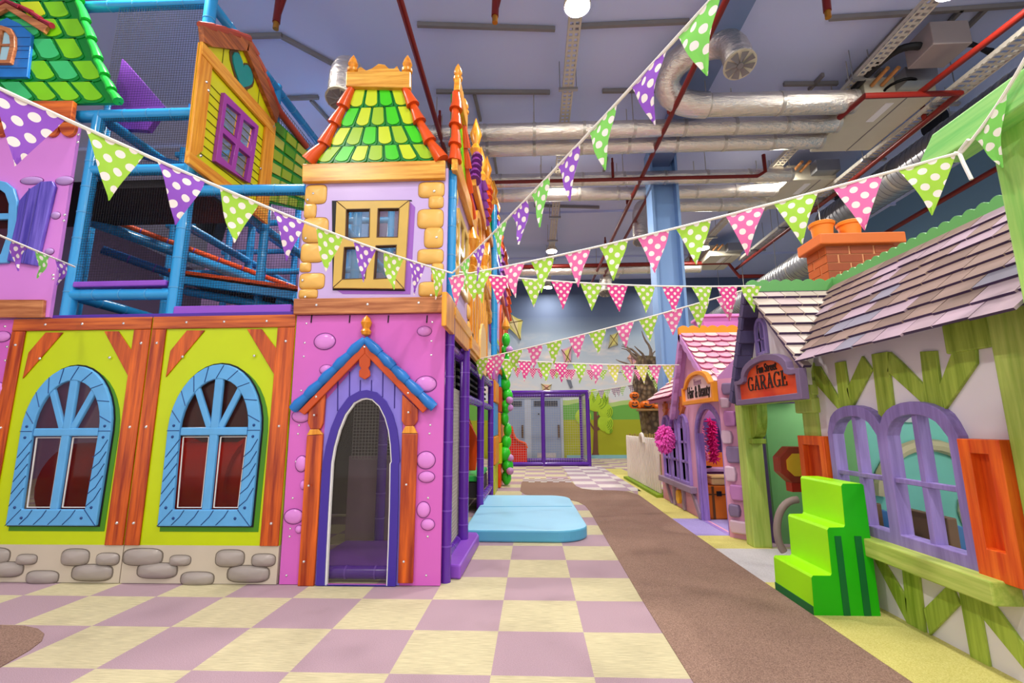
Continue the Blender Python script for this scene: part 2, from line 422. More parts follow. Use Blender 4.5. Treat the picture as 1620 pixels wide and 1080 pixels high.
# double door in the mural wall
M_door = mat('grey_blue_door', (142, 158, 186), .5, .06)
M_door_d = mat('door_frame_grey', (176, 186, 202), .5)
M_vent = mat('dark_louvre', (70, 76, 92), .6)
e = bpy.data.objects.new('door_1', None); col.objects.link(e); e.location = (.1, 17.55, 0); e['kind'] = 'structure'
F = FR(17.6)
xa, xb = -1.3, 1.1
MB().prism([(xa, 0), (xb, 0), (xb, 2.26), (xa, 2.26)], F, 0, .05, holes=[[(xa+.09, 0.005), (xb-.09, .005), (xb-.09, 2.17), (xa+.09, 2.17)]]).build('door_frame', M_door_d, e)
for u0, u1 in ((-1.2, -.32), (-.08, 1.0)):
    lf = MB().rect(u0, u1, .01, 2.16, F, 0, .03).build('door_leaf', M_door, e)
    mb = MB()
    mb.rect(u0+.1, u1-.1, 1.88, 2.08, F, .03, .036)
    for k in range(7): mb.rect(u0+.1, u1-.1, 1.89+k*.027, 1.902+k*.027, F, .036, .044)
    mb.build('vent', M_vent, lf)
    MB().rect(u0+.2, u1-.2, .04, .2, F, .03, .036).build('kick_plate', M_steel, lf)
    MB().tube([(u1-.08, 17.6-.08, .75), (u1-.08, 17.6-.08, 1.2)], .035).build('door_handle', M_ochre_dk, lf, smooth=True)
MB().rect(-.32, -.08, .01, 2.16, F, 0, .034).build('door_post', M_door_d, e)
MB().prism([(.2+.03*cos(a*PI/5), 1.6+.03*sin(a*PI/5)) for a in range(10)], F, .03, .05).build('door_knob', M_black, e)

# blue steel column
yc = 8.8
x0, x1 = at(1040, 430, Y=yc).x-.02, at(1090, 516, Y=yc).x
M_col = mat('blue_column_paint', (130, 168, 214), .45, .06, 1.0)
mb = MB()
mb.box((x0, yc, 0), (x0+.05, yc+.42, 6.72)); mb.box((x1-.05, yc, 0), (x1, yc+.42, 6.72)); mb.box((x0+.05, yc+.2, 0), (x1-.05, yc+.24, 6.72))
struct(mb.build('column', M_col))
struct(MB().box((x0+.05, -4, 6.4), (x1-.1, yc+.4, 6.66)).build('ceiling_beam', mat('ceiling_beam_blue', (116, 136, 178), .7)))

# mural tree, painted on the wall: one cut-out
M_trunk = mat('mural_trunk', (112, 72, 52), .6, .1)
M_fol = mat('mural_leaf', (172, 206, 44), .6, .1, 8); M_fol2 = mat('mural_leaf_dark', (104, 150, 24), .6, .1, 8)
t = thing('painted_tree', 'tree painted on the mural with a brown trunk and round lime leaf clumps', 'mural tree', (2.28, 17.58, 0))
def zz3(pts): return xz(pts, 17.6, (900, 560), 5.4)
MB().prism(zz3([(180, 888), (205, 840), (212, 650), (165, 580), (168, 560), (212, 625), (212, 485), (240, 485), (240, 530), (262, 510), (266, 525), (243, 555), (243, 625), (275, 612), (278, 632), (243, 655), (250, 840), (270, 888)]), F, .001, .02).build('trunk', M_trunk, t)
for cx, cy, rx, ry in ((235, 400, 92, 80), (312, 490, 55, 58), (312, 590, 58, 62), (340, 650, 30, 28), (122, 535, 60, 62), (190, 370, 40, 50), (290, 375, 42, 50), (215, 335, 35, 32)):
    c = at(900+cx/5.4, 560+cy/5.4, Y=17.6); k = 17.6/FOC/5.4
    o = MB().dome(c.x, c.z, rx*k*1.12, ry*k*1.12, .015, F, .02, mi=0, n=20).build('leaf_clump', M_fol, t, smooth=True)
    mb = MB()
    for q in range(3):
        mb.tube([F(c.x+rx*k*(.9-.25*q)*cos(a), c.z+ry*k*(.9-.25*q)*sin(a), .03) for a in [-1.2+i*.3 for i in range(7)]], .012, 5)
    mb.build('leaf_line', M_fol2, o)

# kites fixed flat on the mural wall, none of them hung
def kite(pts, lab, c1, c2, tail=None):
    pw = xz(pts, 17.6); cx = sum(p[0] for p in pw)/len(pw); cz = sum(p[1] for p in pw)/len(pw)
    k = thing('wall_kite', lab, 'kite', (cx, 17.58, cz), 'kites on the sky mural')
    n = len(pw)
    prs = []
    for i in range(n):                      # sides curve inward between the corners
        a, b_ = pw[i], pw[(i+1) % n]
        for j in range(6):
            s = j/6; d = .10*math.sin(PI*s)
            prs.append((a[0]+(b_[0]-a[0])*s+(cx-a[0]-(b_[0]-a[0])*s)*d, a[1]+(b_[1]-a[1])*s+(cz-a[1]-(b_[1]-a[1])*s)*d))
    MB().prism(prs, F, .001, .05).build('sail', c1, k)
    MB().prism([((p[0]-cx)*.45+cx, (p[1]-cz)*.75+cz) for p in prs], F, .05, .056).build('sail_stripe', c2, k)
    mb = MB(); mb.tube([F(*pw[0], .06), F(*pw[2], .06)], .012, 5); mb.tube([F(*pw[1], .06), F(*pw[3], .06)], .012, 5); mb.build('spar', M_ochre_dk, k)
    if tail:
        tp = xz(tail, 17.6); MB().tube([F(u, v, .03) for u, v in tp], .02, 5).build('tail', c2, k)
K1 = mat('kite_straw', (206, 196, 108), .6, .1); K2 = mat('kite_cream', (222, 206, 150), .6); K3 = mat('kite_peach', (224, 170, 150), .6, .1); K4 = mat('kite_sage', (176, 170, 120), .6); K5 = mat('kite_mauve', (206, 150, 170), .6)
kite([(808, 497), (827, 507), (824, 538), (798, 513)], 'straw yellow diamond kite high on the sky mural beside the play tower', K1, K2, [(800, 512), (812, 522), (822, 536)])
kite([(965, 530), (979, 524), (977, 546), (962, 551)], 'small olive patterned kite under the rising pink and lime bunting', K4, K1)
kite([(888, 553), (905, 546), (903, 572), (893, 576)], 'mauve and yellow kite on the mural below the middle of the rising bunting', K5, K1, [(903, 570), (898, 577), (888, 580)])
kite([(992, 566), (998, 556), (1013, 570), (1000, 578)], 'salmon pink kite on the mural beside the bare tree', K3, K5)
kite([(856, 607), (873, 608), (870, 618), (858, 618)], 'cream kite just above the purple cage rail', K2, K3)
t = thing('wall_kite', 'grey bird shaped kite with dark stripes low on the sky mural', 'kite', (at(901, 607, Y=17.6).x, 17.58, at(901, 607, Y=17.6).z), 'kites on the sky mural')
MB().prism(xz([(896, 600), (903, 601), (906, 612), (902, 614)], 17.6), F, .001, .05).build('sail', mat('kite_grey', (110, 116, 130), .6), t)

# ============================================================ CEILING SERVICES
def foil_mat():
    m, nt, b = base_mat('duct_foil')
    v = coords(nt, (1, 3, 3))
    f = noise(nt, v, 5, 5, .65)
    nt.links.new(mixc(nt, f, rgb((214, 206, 196)), rgb((240, 232, 220))), b.inputs['Base Color'])
    b.inputs['Metallic'].default_value = .92; b.inputs['Roughness'].default_value = .26
    bump(nt, b, f, .05, .6)
    return m
M_foil = foil_mat()
M_band = mat('duct_band', (196, 190, 180), .35, .05, metal=.8)
M_galv = mat('galvanised_steel', (168, 168, 170), .4, .08, metal=.85)
M_rail = mat('dark_strut', (128, 124, 124), .5, .1)
M_tray = mat('cream_cable_tray', (196, 190, 176), .5, .06)
M_redpipe = mat('red_sprinkler_pipe', (116, 26, 16), .35, .06)
M_cream = mat('cream_casing', (200, 194, 172), .5, .04)
def duct(pts, r, lab, grp, seg=.75, name='ventilation_duct', m=None, bm=None):
    p0 = Vector(pts[0]); t = thing(name, lab, 'duct', p0, grp)
    MB().tube(pts, r, 18).build('pipe', m or M_foil, t, smooth=True)
    a, b_ = Vector(pts[0]), Vector(pts[-1]); L = (b_-a).length; d = (b_-a).normalized(); n = int(L/seg)
    mb = MB()
    for i in range(n+1):
        c = a+d*(i*L/max(1, n)); mb = MB().tube([c-d*.025, c+d*.025], r*1.045, 18)
        if i % 2 == 0: mb.tube([c+Vector((0, 0, r*.9)), Vector((c.x, c.y, 6.7))], .008, 5)
        mb.build('band', bm or M_band, t, smooth=True)
    return t
duct([(-3.2, 7.05, 6.0), (5.0, 7.15, 6.0)], .135, 'upper of the near pair of foil ducts crossing the hall behind the tower roof', None)
duct([(-3.2, 7.52, 6.0), (5.0, 7.6, 6.0)], .14, 'lower of the near pair of foil ducts crossing the hall behind the tower roof', None)
duct([(-1.4, 8.65, 6.0), (5.1, 8.75, 6.0)], .13, 'upper foil duct of the second group, just behind the red cross pipe', None)
duct([(-1.4, 9.28, 6.0), (5.1, 9.36, 6.0)], .135, 'lower foil duct of the second group, ending at the blue column', None)
duct([(3.2, 9.95, 6.0), (5.2, 10.0, 6.0)], .14, 'short foil duct right of the blue column under the second group', None)
duct([(-1.1, 14.2, 5.98), (5.2, 14.2, 5.98)], .16, 'foil duct far back, below the red pipe by the mural', None)
def diffuser(pts, r, lab, facing):
    t = thing('ventilation_elbow', lab, 'duct', pts[0])
    MB().tube(pts, r, 18).build('pipe', M_foil, t, smooth=True)
    e_ = Vector(pts[-1]); d = Vector(facing).normalized()
    mb = MB(); mb.tube([e_, e_+d*.06], [r*.98, r*1.1], 20)
    c = mb.build('outlet_ring', M_cream, t, smooth=True)
    mb = MB(); a = d.orthogonal().normalized(); b_ = d.cross(a)
    for k in range(8):
        q = 2*PI*k/8; u = a*cos(q)+b_*sin(q); w = -a*sin(q)+b_*cos(q)
        p = e_+d*.065
        mb.add([p+u*.03-w*.015, p+u*r*.95-w*.05, p+u*r*.95+w*.05+d*.02, p+u*.03+w*.015+d*.015], [(0, 1, 2, 3)])
    mb.tube([e_+d*.05, e_+d*.09], .04, 10)
    mb.build('swirl_vane', M_rail, c)
def bend(p0, p1, p2, p3, n=14):
    p0, p1, p2, p3 = map(Vector, (p0, p1, p2, p3)); out = []
    for i in range(n+1):
        s = i/n; out.append(p0*(1-s)**3+p1*3*s*(1-s)**2+p2*3*s*s*(1-s)+p3*s**3)
    return out
q = at(1152, 128, D=5.9); q2 = at(1120, 160, D=6.2); q3 = at(1150, 90, D=6.3)
duct([(q2.x+.35, 6.55, 5.98), (4.9, 6.62, 6.0)], .17, 'foil duct ending in an elbow outlet near the steel beam', None)
diffuser(bend((q2.x+.35, 6.55, 5.98), (q2.x-.5, 6.55, 5.98), (q2.x-.45, 6.2, 6.45), (q2.x+.12, 5.9, 6.42), 12)+bend((q2.x+.12, 5.9, 6.42), (q2.x+.4, 5.75, 6.4), (q2.x+.42, 5.65, 6.2), (q2.x+.42, 5.6, 5.9), 6)[1:], .19, 'silver elbow with a swirl outlet hanging beside the big lime flag', (0, -.35, -1))
q = at(541, 120, D=5.7)
diffuser([(q.x, q.y+.9, q.z+.3)]+bend((q.x, q.y+.5, q.z+.3), (q.x, q.y+.1, q.z+.3), (q.x, q.y, q.z+.15), (q.x, q.y, q.z-.28), 8), .155, 'silver elbow with a swirl outlet peeping out behind the tower roof', (0, -.3, -1))
q = at(1012, 350, D=11); diffuser(bend((q.x+.3, q.y+.3, q.z+.5), (q.x, q.y+.1, q.z+.5), (q.x, q.y, q.z+.2), (q.x, q.y, q.z-.45), 10), .17, 'silver elbow outlet beside the blue column above the pink bunting', (0, -.3, -1))
q = at(958, 452, D=15); diffuser(bend((q.x+.4, q.y+.2, q.z+.5), (q.x, q.y, q.z+.5), (q.x, q.y, q.z+.2), (q.x, q.y, q.z-.2), 8), .2, 'small silver elbow outlet high against the mural', (0, -.3, -1))
t = duct([(6.95, 3.0, 5.75), (6.9, 10.5, 5.75)], .33, 'wide spiral duct along the ceiling above the slate roof', None, seg=1.0, m=M_galv)
mb = MB()
for i in range(60): c = 3.2+i*.12; mb.tube([(6.95-.05*i/60, c, 5.75), (6.95-.05*i/60, c+.03, 5.75)], .34, 18)
mb.build('spiral_seam', M_galv, t, smooth=True)
t = duct([(6.1, 9.6, 4.7), (6.6, 17.2, 4.9)], .3, 'ribbed spiral duct dropping behind the brick chimney', None, seg=1.0, m=M_galv)
mb = MB()
for i in range(50): c = 9.7+i*.15; s = (c-9.6)/7.6; mb.tube([(6.1+.5*s, c, 4.7+.2*s), (6.1+.5*s, c+.04, 4.7+.2*s)], .315, 18)
mb.build('spiral_seam', M_galv, t, smooth=True)
c = at(1473, 195, D=8.2)
duct([(c.x+.08, c.y, c.z), (c.x+.75, c.y+.05, c.z)], .19, 'short foil stub with a black fan mouth below the red pipe', None)
tt = thing('duct_fan', 'round black fan mouth on a short foil duct', 'fan', at(1473, 195, D=8.2))
c = at(1473, 195, D=8.2); MB().lathe([(.05, 0), (.22, 0), (.24, .04), (.24, .1), (.2, .12)], (c.x, c.y, c.z), 20, axis='X').build('fan_ring', M_black, tt, smooth=True)
c = at(1324, 304, D=10.5); tt = thing('duct_fan', 'small black fan mouth above the pink flag by the chimney', 'fan', c)
MB().lathe([(.05, 0), (.18, 0), (.2, .04), (.2, .1), (.16, .12)], (c.x, c.y, c.z), 20, axis='X').lathe([(.16, .12), (.16, .7)], (c.x, c.y, c.z), 16, axis='X').build('fan_ring', M_black, tt, smooth=True)
# red sprinkler pipework
def pipe(pts, r, lab, drops=()):
    t = thing('sprinkler_pipe', lab, 'pipe', pts[0])
    MB().tube(pts, r, 10).build('pipe', M_redpipe, t, smooth=True)
    for p in drops: MB().tube([p, (p[0], p[1], p[2]+.3), (p[0], p[1], p[2]+.32), (p[0], p[1], p[2]+.4)], [r*.8, r*.8, r*.55, r*.55], 8).build('sprinkler_head', M_redpipe, t, smooth=True)
    return t
pipe([(-1.4, 2.5, 5.9), (-1.5, 9.0, 5.9)], .04, 'red pipe running away above the tower roof', [(-1.47, 6.9, 5.9)])
pipe([(2.28, 2.5, 5.9), (2.0, 16, 5.9)], .04, 'red pipe running away over the path to the blue column', [(2.15, 6.6, 5.9), (2.1, 9.6, 5.9), (2.05, 12.4, 5.9)])
pipe([(2.45, 8.9, 5.85), (2.25, 16.5, 5.85)], .035, 'second thinner red pipe beside the one over the path')
pipe([(-1.3, 8.45, 5.86), (4.35, 8.5, 5.86), (4.5, 8.5, 5.95), (4.5, 8.5, 6.3)], .035, 'red cross pipe in front of the second duct group', [(1.6, 8.46, 5.9)])
pipe([(-.9, 14.0, 6.05), (6.0, 14.0, 6.05), (6.3, 14.0, 5.6), (8.9, 14.0, 5.6)], .06, 'thick red cross pipe far back below the ducts', [(4.9, 14, 6.05)])
a = at(1620, 20, Z=5.9); b_ = at(1455, 147, Z=5.9)
pipe([at(1680, -25, Z=5.9), b_], .045, 'red pipe slanting to the top corner over the slate roof')
pipe([at(1328, 186, Z=5.85), at(1368, 152, Z=5.85), at(1519, 147, Z=5.85), at(1330, 300, Z=5.85), at(1165, 425, Z=5.85)], .045, 'bent red pipe wrapped round the cream ceiling unit', [tuple(at(1463, 190, Z=5.85)), tuple(at(1290, 335, Z=5.85))])
pipe([at(1640, 230, Z=5.4), at(1395, 372, Z=5.4)], .05, 'red pipe passing behind the brick chimney pots')
for px, py, lab in ((437, 36, 'red drop pipe with brass head hanging left of the tower roof'), (783, 26, 'red drop pipe with brass head hanging above the tower finial'), (1309, 18, 'red drop pipe with valve wheel hanging over the slate roof')):
    c = at(px, py, Z=6.15); t = thing('sprinkler_drop', lab, 'pipe', c)
    MB().tube([(c.x+.02, c.y, 6.7), (c.x, c.y, c.z)], .045, 10).tube([(c.x+.12, c.y, 6.7), (c.x+.02, c.y, c.z+.12)], .03, 8).build('pipe', M_redpipe, t, smooth=True)
    MB().tube([c, (c.x, c.y, c.z-.09)], .035, 10).build('brass_head', mat('brass', (190, 130, 50), .35, metal=.8), t, smooth=True)
# strut rails under the ceiling
def rail(a, b_, lab, drop=False):
    a, b_ = Vector(a), Vector(b_); t = thing('ceiling_rail', lab, 'rail', a, 'strut rails under the ceiling')
    d = (b_-a); n = Vector((-d.y, d.x, 0))*1.0; n = n.normalized()*.024
    mb = MB(); vs = [a-n, a+n, b_+n, b_-n]; mb.add([v+Vector((0, 0, -.03)) for v in vs]+[v+Vector((0, 0, .03)) for v in vs], [(0, 1, 2, 3), (4, 5, 6, 7), (0, 1, 5, 4), (1, 2, 6, 5), (2, 3, 7, 6), (3, 0, 4, 7)])
    mb.build('strut', M_rail, t)
    if drop:
        for s in (.15, .85): c = a.lerp(b_, s); MB().tube([c, (c.x, c.y, 6.72)], .012, 5).build('hanger', M_rail, t)
rail(at(660, 39, Z=6.68), at(878, 46, Z=6.68), 'dark strut rail left of the nearest middle lamp')
rail(at(905, 42, Z=6.68), at(1090, 34, Z=6.68), 'dark strut rail right of the nearest middle lamp')
rail(at(690, 145, Z=6.68), at(870, 146, Z=6.68), 'dark strut rail between tower roof and cable tray, in front of the ducts')
rail(at(953, 144, Z=6.68), at(1056, 143, Z=6.68), 'dark strut rail right of the cable tray, in front of the ducts')
for k, (p, q_, lab) in enumerate([((372, 58), (446, 56), 'grey strut rail by the top of the yellow house panel'), ((446, 58), (532, 104), 'slanting grey strut rail from the yellow house panel to the silver elbow'), ((450, 156), (504, 154), 'short cross rail left of the tower roof'), ((492, 158), (526, 196), 'short rail running away beside the tower roof'),
        ((1312, 29), (1440, 21), 'dark strut rail under the ceiling beside the red valve drop'), ((1442, 20), (1340, 130), 'dark strut rail running away above the perforated tray'), ((1522, 14), (1455, 84), 'dark strut rail running away above the grey box'), ((1562, 12), (1505, 68), 'second dark strut rail running away above the grey box'), ((1240, 133), (1325, 132), 'cross strut rail just before the foil ducts over the AC unit'), ((1302, 118), (1280, 142), 'tiny strut rail above the foil duct elbow run'), ((1440, 20), (1620, 8), 'long strut rail along the top edge over the slate roof'),
        ((750, 148), (760, 190), 'short rail running away right of the roof finial'), ((782, 248), (786, 275), 'short rail between the two duct groups near the tower'), ((960, 250), (955, 272), 'short rail between the two duct groups near the red pipe'), ((770, 330), (785, 330), 'short cross rail under the second duct group by the tower'), ((845, 325), (948, 328), 'cross rail under the second duct group left of the column'), ((1395, 110), (1350, 160), 'strut rail beside the perforated tray')]):
    rail(at(*p, Z=6.68), at(*q_, Z=6.68), lab)
# perforated cable trays
def tray(x, y0, y1, z, w, lab, step=.09):
    t = thing('cable_tray', lab, 'cable tray', (x, y0, z))
    mb = MB(); mb.box((x-w/2, y0, z-.02), (x-w/2+.025, y1, z+.05)); mb.box((x+w/2-.025, y0, z-.02), (x+w/2, y1, z+.05)); mb.box((x-.015, y0, z-.012), (x+.015, y1, z))
    for i in range(int((y1-y0)/step)): mb.box((x-w/2, y0+i*step, z-.014), (x+w/2, y0+i*step+step*.45, z-.004))
    mb.build('perforated_channel', M_tray, t)
    y = y0+.7
    while y < y1: mb = MB(); mb.box((x-w/2-.06, y, z-.06), (x+w/2+.06, y+.05, z-.02)); mb.tube([(x-w/2-.04, y+.02, z-.04), (x-w/2-.04, y+.02, 6.72)], .008, 5); mb.tube([(x+w/2+.04, y+.02, z-.04), (x+w/2+.04, y+.02, 6.72)], .008, 5); mb.build('hanger', M_galv, t); y += 1.5
tray(.6, 4.2, 17, 6.28, .17, 'perforated cable tray carrying the lamps over the path')
tray(4.95, 4.2, 17, 6.28, .19, 'perforated cable tray over the slate roof, left of the cream units')
tray(6.25, 4.4, 13.5, 5.95, .3, 'wide perforated cable tray beside the bent red pipe')
# cream ceiling units
for (x0_, x1_, y0_, y1_, lab) in ((5.06, 6.1, 6.55, 8.0, 'cream air conditioning unit with vent slot wrapped by the red pipe'), (5.2, 6.15, 9.0, 10.3, 'second cream air conditioning unit, behind the lit lamp'), (5.2, 6.1, 13.3, 14.6, 'farthest cream air conditioning unit near the blue column')):
    t = thing('air_conditioner', lab, 'air conditioner', (x0_, y0_, 6.02))
    MB().box((x0_, y0_, 6.02), (x1_, y1_, 6.35)).build('casing', M_cream, t, bevel=.01)
    MB().box((x0_+.62, y0_, 6.012), (x0_+.635, y1_, 6.02)).build('panel_seam', M_rail, t)
    MB().box((x0_+.4, y0_+.15, 6.012), (x0_+.52, y0_+.6, 6.02)).build('label_plate', M_white, t)
    for dx in (.1, .25): MB().tube([(x0_+dx, y0_-.02, 6.2), (x0_+dx, y0_-.35, 6.22)], .03).build('copper_pipe', mat('copper_wrap', (200, 140, 84), .4, metal=.4), t, smooth=True)
    mb = MB(); mb.box((x0_+.45, y0_-.22, 6.1), (x0_+.9, y0_, 6.33)); mb.build('control_box', M_galv, t)
t = thing('junction_box', 'grey junction box with black hoses above the red pipe corner', 'junction box', at(1490, 75, Z=6.3))
c = at(1487, 82, Z=6.2)
MB().box((c.x-.25, c.y-.2, 6.15), (c.x+.25, c.y+.25, 6.5)).build('box', mat('grey_box', (150, 140, 138), .5), t, bevel=.01)
mb = MB()
for k in range(3): mb.tube(bend((c.x+.25, c.y, 6.25+.05*k), (c.x+.5, c.y, 6.35), (c.x+.6, c.y+.1, 6.3), (c.x+.8, c.y+.1, 6.2+.04*k), 8), .025, 8)
for k in range(2): mb.tube([(c.x-.1+.2*cos(a), c.y+.6+.2*sin(a), 6.12) for a in [i*PI/8 for i in range(16)]], .02, 6, closed=True); 
mb.tube(bend((c.x-.25, c.y, 6.3), (c.x-.6, c.y, 6.35), (c.x-.6, c.y+.3, 6.3), (c.x-.7, c.y+1.0, 6.2)), .05, 8)
mb.build('hose', M_black, t, smooth=True)

# hanging lamps
M_bulb = glow('lit_lens', (255, 236, 206), 14)
M_can = mat('lamp_housing', (206, 200, 186), .5)
LROW = [(.6, 'over the path'), (4.97, 'above the slate roof side'), (-3.5, 'over the blue climbing frame')]
ORD = ['nearest', 'second', 'third', 'farthest']
for x, where in LROW:
    for k, y in enumerate((4.93, 9.0, 13.1, 16.75, .85, -3.0) if x > 0 else (7.7, 11.8, 15.9, 3.6, -.5)):
        shown = k < 4 if x > 0 else k < 1
        if not shown: z = 6.15
        else: z = 6.2
        t = thing('ceiling_lamp', ('%s lit round ceiling lamp of the row %s' % (ORD[k], where)) if shown else 'lit round ceiling lamp behind the viewpoint', 'lamp', (x, y, z), 'round ceiling lamps')
        MB().lathe([(.05, .2), (.09, .18), (.16, .06), (.165, 0)], (x, y, z), 20).build('housing', M_can, t, smooth=True)
        MB().lathe([(.0001, .0), (.15, .0), (.15, .012), (.0001, .012)], (x, y, z), 20).build('lens', M_bulb, t)
        L = bpy.data.lights.new('lamp_light', 'AREA'); L.shape = 'DISK'; L.size = .3; L.energy = LAMP_W*(.5 if y > 15 else 1); L.color = (1.0, .95, .88)
        o = bpy.data.objects.new('lamp_light', L); col.objects.link(o); o.location = (x, y, z-.02); put(o, t); o.visible_camera = True
# ============================================================ PLAY STRUCTURE, FRONT
YF = 3.8
F = FR(YF)
def Zm(ox, oy, s): return lambda pts: xz(pts, YF, (ox, oy), s)
z2 = Zm(0, 300, 3.0); z3 = Zm(0, 600, 3.0); z4 = Zm(440, 80, 4.5); z5 = Zm(440, 280, 4.5); z6 = Zm(440, 490, 4.5); z7 = Zm(440, 700, 3.0); z1 = Zm(0, 0, 3.0); zl = Zm(0, 0, 4.7)
def scale_poly(p, k, kz=None):
    cx = sum(q[0] for q in p)/len(p); cz = sum(q[1] for q in p)/len(p); kz = kz or k
    return [(cx+(q[0]-cx)*k, cz+(q[1]-cz)*kz) for q in p]
def stones(parent, lst, fr, m, line, e=2.0, h=.022, name='stone', d=.0):
    for u, v, ru, rv in lst:
        o = MB().dome(u, v, ru, rv, h, fr, d+.003, e=e).build(name, m, parent, smooth=True)
        MB().prism([(u+ru*1.07*math.copysign(abs(cos(a))**(2/e), cos(a)), v+rv*1.09*math.copysign(abs(sin(a))**(2/e), sin(a))) for a in [i*PI/12 for i in range(24)]], fr, d, d+.004).build('outline', line, o)
def px_stones(zf, lst):
    out = []
    for x, y, w, h in lst:
        (a, b_), (c, d) = zf([(x-w/2, y-h/2), (x+w/2, y+h/2)]); out.append(((a+c)/2, (b_+d)/2, (c-a)/2, (b_-d)/2))
    return out

# ---- lime half-timbered panels with arched windows
def lime_panel():
    t = thing('window_panel', None, 'facade panel', (-2.62, YF, 0))
    x0, x1, zb, zt = -3.24, -1.992, .283, 2.125
    cx = -2.597
    def ring(k0, k1, zlo): return arch(cx, zlo, .375+k0, 1.175, .388+k0, .536+k0), k1
    hole = arch(cx, .5, .31, 1.175, .33, .47)
    MB().prism([(x0, zb), (x1, zb), (x1, zt), (x0, zt)], F, -.03, 0, holes=[hole]).build('lime_board', M_lime, t)
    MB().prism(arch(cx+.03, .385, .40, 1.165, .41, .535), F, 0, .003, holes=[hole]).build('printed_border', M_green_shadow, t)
    MB().prism(arch(cx, .42, .389, 1.175, .401, .55), F, .001, .006, holes=[hole]).build('outline', M_black, t)
    inn = arch(cx, .555, .265, 1.175, .285, .415)
    fo = MB().prism(arch(cx, .43, .376, 1.175, .388, .537), F, 0, .03, holes=[inn]).build('window_frame', M_blue_win, t, bevel=.008)
    mb = MB()
    for i in range(6):                                   # carved twist lines on the frame
        for s in (-1, 1):
            z = .58+i*.095
            if z < 1.03: mb.tube([F(cx+(.372 if s < 0 else -.278)*s*s*(-1 if s < 0 else -1), z, .031), F(cx+s*.335, z+.05, .031), F(cx+s*(.272 if s < 0 else .378), z+.14, .031)], .0035, 5) if s < 0 else mb.tube([F(cx+.272, z, .031), F(cx+.33, z+.05, .031), F(cx+.378, z+.14, .031)], .0035, 5)
    for i in range(9):
        a = .12+i*.34
        if a < PI-.1: mb.tube([F(cx+.382*cos(a), 1.175+.53*sin(a), .031), F(cx+.29*cos(a+.16), 1.175+.42*sin(a+.16), .031)], .0035, 5)
    for i in range(4): mb.tube([F(cx-.26+i*.12, .44, .031), F(cx-.2+i*.12, .5, .031), F(cx-.17+i*.12, .55, .031)], .0035, 5)
    for s in (-1, 1): mb.tube([F(cx+s*.376, .43, .031), F(cx+s*.265, .555, .031)], .003, 5); mb.tube([F(cx+s*.388, 1.17, .031), F(cx+s*.285, 1.17, .031)], .003, 5)
    mb.build('carved_line', M_blue_dk, fo)
    mb = MB()
    for u, v in ((-.335, 1.21), (.335, 1.21), (-.335, 1.12), (.335, 1.12), (-.32, .57), (.32, .57), (-.25, .49), (.25, .49)): mb.dome(cx+u, v, .012, .012, .008, F, .03, n=10, rings=3)
    mb.build('stud', M_blue_dk, fo, smooth=True)
    MB().rect(cx-.036, cx+.036, .55, 1.6, F, -.008, .024).build('mullion', M_blue_win, t, bevel=.01)
    MB().rect(cx-.28, cx+.28, 1.13, 1.195, F, -.008, .026).build('transom', M_blue_win, t, bevel=.01)
    for s in (-1, 1):
        a = math.radians(90-s*38)
        c0, c1 = (cx+s*.045, 1.19), (cx+s*.19, 1.52)
        w = Vector((c1[0]-c0[0], c1[1]-c0[1])).normalized(); n = Vector((-w.y, w.x))*.026
        MB().prism([(c0[0]+n.x, c0[1]+n.y), (c1[0]+n.x, c1[1]+n.y), (c1[0]-n.x, c1[1]-n.y), (c0[0]-n.x, c0[1]-n.y)], F, -.008, .02).build('glazing_spoke', M_blue_win, t, bevel=.008)
    MB().prism(arch(cx, .5, .30, 1.175, .32, .46), F, -.022, -.018).build('window_pane', M_pane_red, t)
    mb = MB()
    for s in (-1, 1):
        o = [(cx+s*.048, .565), (cx+s*.25, .565), (cx+s*.268, 1.12), (cx+s*.048, 1.12)]
        mb.prism(o, F, -.006, .004, holes=[scale_poly(o, .955, .982)])
    mb.build('pane_edging', M_white, t)
    # timbers
    MB().rect(x0+.004, x1-.002, 2.022, zt+.004, F, 0, .016).build('top_beam', M_timber_h, t, bevel=.004)
    MB().rect(x0+.002, x0+.125, zb, 2.02, F, 0, .014).build('timber_post', M_timber_v, t, bevel=.004)
    MB().rect(x1-.15, x1-.002, zb, 2.02, F, 0, .014).build('timber_post', M_timber_v, t, bevel=.004)
    for poly in (z2([(890, 668), (975, 668), (790, 890), (812, 765)]), z2([(1175, 662), (1245, 662), (1325, 770), (1308, 885)])):
        MB().prism(poly, F, .001, .011).build('brace', M_timber_v, t, bevel=.004)
    bolts(t, F, [(x0+.06, 1.9), (x0+.06, 1.2), (x0+.06, .45), (x1-.07, 1.9), (x1-.07, 1.2), (x1-.07, .45), (x0+.3, 2.075), (x0+.63, 2.075), (x0+1.0, 2.075), (x0+.3, 1.78), (x1-.33, 1.78)], d=.014)
    base = MB().rect(x0, x1, 0.004, zb, F, -.03, .002).build('stone_base', M_stone_bed, t)
    stones(base, px_stones(z3, [(680, 842, 172, 80), (748, 906, 175, 74), (857, 858, 92, 50), (938, 945, 146, 66), (1093, 848, 125, 80), (1252, 857, 105, 60), (1180, 922, 186, 80)]), F, M_stone, mat('stone_shadow_print', (112, 102, 92), .5), e=3.2, h=.04)
    return t
M_pane_red = pane('reddish_acrylic', (74, 20, 12), .3, .04)
pB = lime_panel()
pA = copy_tree(pB); pA.location.x -= 1.256
pB['label'] = 'lime timbered panel with blue arched window next to the magenta tower door'
pA['label'] = 'lime timbered panel with blue arched window, the one beside the violet shuttered corner wall'
pB['group'] = pA['group'] = 'lime window panels'

